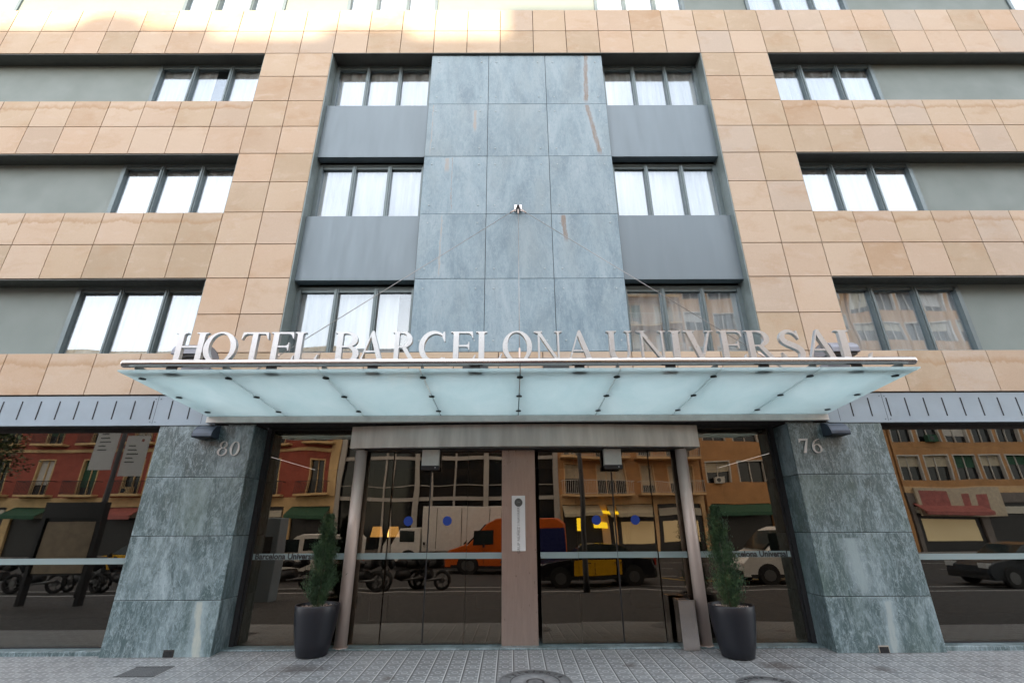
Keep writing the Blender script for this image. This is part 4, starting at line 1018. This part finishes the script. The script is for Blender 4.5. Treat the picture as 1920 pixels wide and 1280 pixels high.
CARG = [(1.1, .93), (1.75, 1.38), (2.3, 1.46), (3.0, 1.44), (3.9, .97)]
vehicle('taxi', 'black taxi with yellow doors driving past', 'taxi', .75, -4.2, 4.3, 1.75, CARP, CARG, 'paint_black', (.85, 3.45), doors=(1.35, 3.0, .40, .90, 'paint_yellow'))
vehicle('taxi', 'black taxi with yellow doors waiting far along the street', 'taxi', -19.5, -9, 4.3, 1.75, CARP, CARG, 'paint_yellow', (.85, 3.45))
vehicle('parked_car', 'dark saloon car at the right end of the street', 'car', 16.4, -3.8, 4.3, 1.75, CARP, CARG, 'paint_dark', (.85, 3.45))
vehicle('parked_car', 'dark saloon car behind the motorcycles at the far left', 'car', -15.5, -6.5, 4.3, 1.75, CARP, CARG, 'paint_dark', (.85, 3.45))
VANP = [(.05, .3), (.0, .7), (.25, 1.0), (.9, 1.25), (1.75, 2.2), (2.2, 2.42), (5.2, 2.45), (5.5, 2.2), (5.5, .35)]
v = vehicle('delivery_van', 'orange and dark blue high roof delivery van', 'van', -3.1, -9.6, 5.5, 2.0, VANP, None, 'paint_orange', (1.0, 4.4), .36, windows=((1.15, 2.1, 1.25, 1.9),))
b = MB(); b.prism([(-3.1+2.4, ZR+.5), (-3.1+5.45, ZR+.5), (-3.1+5.45, ZR+2.0), (-3.1+3.3, ZR+1.9)], -8.62, -8.585, 'y'); b.build('livery_panel', 'paint_blue', v)
v = vehicle('box_truck', 'white box truck parked behind the orange van', 'truck', -6.9, -12.8, 6.2, 2.1, [(.05, .35), (0, 1.1), (.5, 2.0), (1.6, 2.1), (1.6, .4)], None, 'paint_white', (1.0, 4.6), .4, windows=((.5, 1.3, 1.3, 1.9),))
b = MB(); b.box(-5.2, -.7, -13.9, -11.7, ZR+.8, ZR+3.15); b.build('cargo_box', 'paint_white', v, bevel=.03)
b = MB()
for x in (-4.0, -2.6, -1.4): b.box(x, x+.03, -11.70, -11.69, ZR+.9, ZR+3.05)
b.build('panel_seam', 'shop_dark', v)
SVP = [(.05, .28), (0, .6), (.2, .85), (1.0, 1.05), (1.7, 1.7), (2.0, 1.8), (4.2, 1.8), (4.4, 1.6), (4.4, .3)]
vehicle('small_van', 'white small van passing the motorcycles', 'van', -10.9, -6.6, 4.4, 1.8, SVP, None, 'paint_white', (.9, 3.5), .31, windows=((1.15, 1.9, 1.08, 1.6), (2.1, 3.0, 1.15, 1.62), (3.1, 4.1, 1.15, 1.62)))
vehicle('minibus', 'white minibus facing left near the right planter', 'minibus', 8.4, -4.6, 5.0, 1.95, [(.05, .3), (0, .75), (.3, 1.0), (1.0, 1.2), (1.75, 1.9), (2.1, 2.0), (4.8, 2.0), (5.0, 1.8), (5.0, .32)], None, 'paint_white', (.95, 3.9), .34, windows=((1.15, 2.0, 1.2, 1.78), (2.1, 3.3, 1.25, 1.78), (3.4, 4.7, 1.25, 1.78)))
# motorcycles parked along the kerb
def moto_parts(root, x, y, h=0.):
    c, s_ = math.cos(h), math.sin(h)
    def T(px_, py_, pz): return (x+px_*c-py_*s_, y+px_*s_+py_*c, ZR+pz)
    for wx in (-.68, .66):
        b = MB(); pts = [T(wx+.27*math.cos(a), 0, .31+.27*math.sin(a)) for a in [k*math.pi/10 for k in range(21)]]; b.tube(pts, .055, 8, False); wh = b.build('wheel', 'tyre', root)
        b = MB(); b.tube([T(wx, -.05, .31), T(wx, .05, .31)], .10, 12)
        for k in range(5): a = k*1.2566; b.tube([T(wx, 0, .31), T(wx+.24*math.cos(a), 0, .31+.24*math.sin(a))], .012, 6)
        b.build('rim', 'rim', wh)
    b = MB(); b.tube([T(-.66, -.06, .33), T(-.42, -.05, .95)], .025, 8); b.build('fork', 'rim', root)
    b = MB(); b.tube([T(-.40, -.34, 1.02), T(-.44, -.1, 1.0), T(-.44, .1, 1.0), T(-.40, .34, 1.02)], .016, 8); b.build('handlebar', 'black_metal', root)
    b = MB(); b.tube([T(-.30, 0, .78), T(-.15, 0, .86), T(.12, 0, .80)], [.08, .15, .10], 14); b.build('tank', 'paint_black', root)
    b = MB(); b.tube([T(.10, 0, .78), T(.35, 0, .78), T(.70, 0, .88)], [.09, .12, .07], 12); b.build('seat', 'tyre', root)
    b = MB(); b.tube([T(-.30, 0, .50), T(-.05, 0, .45), T(.25, 0, .52)], [.14, .2, .15], 12); b.build('engine', 'black_metal', root)
    b = MB(); b.tube([T(-.36, 0, .72), T(-.52, 0, .92), T(-.46, 0, 1.12)], [.13, .16, .05], 12); b.build('fairing', 'paint_dark', root)
    b = MB(); b.tube([T(.52, 0, .80), T(.56, 0, 1.12)], [.15, .17], 12); b.build('top_box', 'black_metal', root)
    b = MB(); b.tube([T(0, .14, .3), T(.75, .18, .38)], [.03, .055], 10); b.build('exhaust', 'rim', root)
    b = MB(); b.tube([T(-.50, 0, .86), T(-.60, 0, .86)], .09, 14); b.build('headlight', 'clear_lens', root)
for k, (mx_, my, hh) in enumerate(((-8.2, -3.3, .1), (-5.3, -3.0, .5), (-4.2, -3.2, -.2), (-3.1, -3.1, .3), (-18.2, -3.3, .2), (-16.7, -3.1, -.2), (-15.2, -3.3, .3), (-13.8, -3.2, .1))):
    o = empty('motorcycle', (mx_, my, ZR), 'parked motorcycle, number %s along the kerb from the left' % ('fifth sixth seventh eighth first second third fourth'.split()[k]), 'motorcycle', 'motorcycles parked along the kerb')
    moto_parts(o, mx_, my, hh)
# posts, map stand, utility box
def post(x, y, hgt, lab, banners=()):
    o = empty('lamp_post', (x, y, gz(y)), lab, 'lamp post'); z = gz(y)
    b = MB(); b.tube([(x, y, z), (x, y, z+.5), (x, y, z+hgt)], [.11, .09, .06], 14); b.build('pole', 'iron', o)
    b = MB(); b.tube([(x, y, z+hgt-.1), (x, y-1.4, z+hgt+.2)], .04, 8); b.tube([(x, y-1.3, z+hgt+.2), (x, y-1.9, z+hgt+.22)], .11, 10); b.build('lamp_head', 'rim', o)
    for (dx, z0_, z1_) in banners:
        b = MB(); b.box(x+dx, x+dx+.75, y-.012, y+.012, z0_, z1_); b.cur = 1
        for q in range(5): b.box(x+dx+.12, x+dx+.35+.07*(q%3), y+.0125, y+.014, z1_-.35-.13*q, z1_-.31-.13*q)
        b.cur = 2; b.tube([(x+dx+.55, y+.0125, z1_-.15), (x+dx+.55, y+.016, z1_-.15)], .05, 14)
        b.build('banner', ['white_plate', 'plate_ink', 'poster_red'], o)
post(-13.3, -.9, 8, 'lamp post with two white banners at the left', ((-.9, 3.4, 4.9), (.15, 3.2, 4.5)))
post(2.3, -1.0, 8, 'lamp post with two grey banners', ((-.85, 4.3, 5.5), (.1, 4.3, 5.6)))
o = empty('map_stand', (-11.9, 1.6, gz(1.6)), 'dark street map stand with a beige map', 'map stand'); z = gz(1.6)
b = MB(); b.box(-12.75, -12.65, 1.5, 1.7, z, z+2.5); b.box(-11.25, -11.15, 1.5, 1.7, z, z+2.5); b.box(-12.65, -11.25, 1.5, 1.7, z+2.1, z+2.5); b.box(-12.65, -11.25, 1.55, 1.65, z+.7, z+2.1); b.build('frame', 'black_metal', o)
b = MB(); b.box(-12.6, -11.3, 1.651, 1.66, z+.75, z+2.0); b.build('map', 'poster', o)
o = empty('utility_box', (-6.9, 1.2, gz(1.2)), 'grey steel call box beside the lamp post', 'box'); z = gz(1.2)
b = MB(); b.box(-7.25, -6.6, 1.0, 1.5, z, z+2.1); b.build('body', 'fascia_metal', o, bevel=.02)
b = MB(); b.box(-7.1, -6.75, 1.501, 1.53, z+1.1, z+1.6); b.build('keypad', 'iron', o)
# street trees
for (x, y, r0, lab) in ((-19.5, -1.9, 1.9, 'plane tree at the left end of the kerb'), (-25.5, -1.9, 2.1, 'second plane tree farther left along the kerb')):
    o = empty('street_tree', (x, y, gz(y)), lab, 'tree'); rn = random.Random(int(-x*7)); z = gz(y)
    b = MB(); b.tube([(x, y, z), (x+.05, y, z+1.8), (x, y+.1, z+3.6)], [.16, .13, .08], 12)
    for k in range(6): a = k*1.05; b.tube([(x, y+.05, z+2.6+.1*k), (x+1.1*math.cos(a), y+1.1*math.sin(a), z+4.1+.1*k)], [.06, .02], 7)
    b.build('trunk', 'bark', o); b = MB()
    for k in range(90):
        a, e_ = rn.random()*6.283, math.asin(rn.uniform(-.7, 1)); rr = r0*rn.uniform(.4, 1); cxp, cyp, czp = x+rr*math.cos(a)*math.cos(e_), y+rr*math.sin(a)*math.cos(e_), z+4.6+rr*.8*math.sin(e_); tone = rn.uniform(0, .7)
        for _k in range(45):
            p0 = Vector((cxp+rn.gauss(0, .22), cyp+rn.gauss(0, .22), czp+rn.gauss(0, .18))); d_ = Vector((rn.gauss(0, 1), rn.gauss(0, 1), rn.gauss(0, .6))).normalized()*.07; s_ = d_.cross(Vector((0, 0, 1)))*.8
            n = len(b.v); b.rv = min(1, tone+rn.random()*.3); b.v += [tuple(p0-d_), tuple(p0+s_), tuple(p0+d_), tuple(p0-s_)]; b.face([n, n+1, n+2, n+3])
    b.build('crown', 'tree_leaf', o)
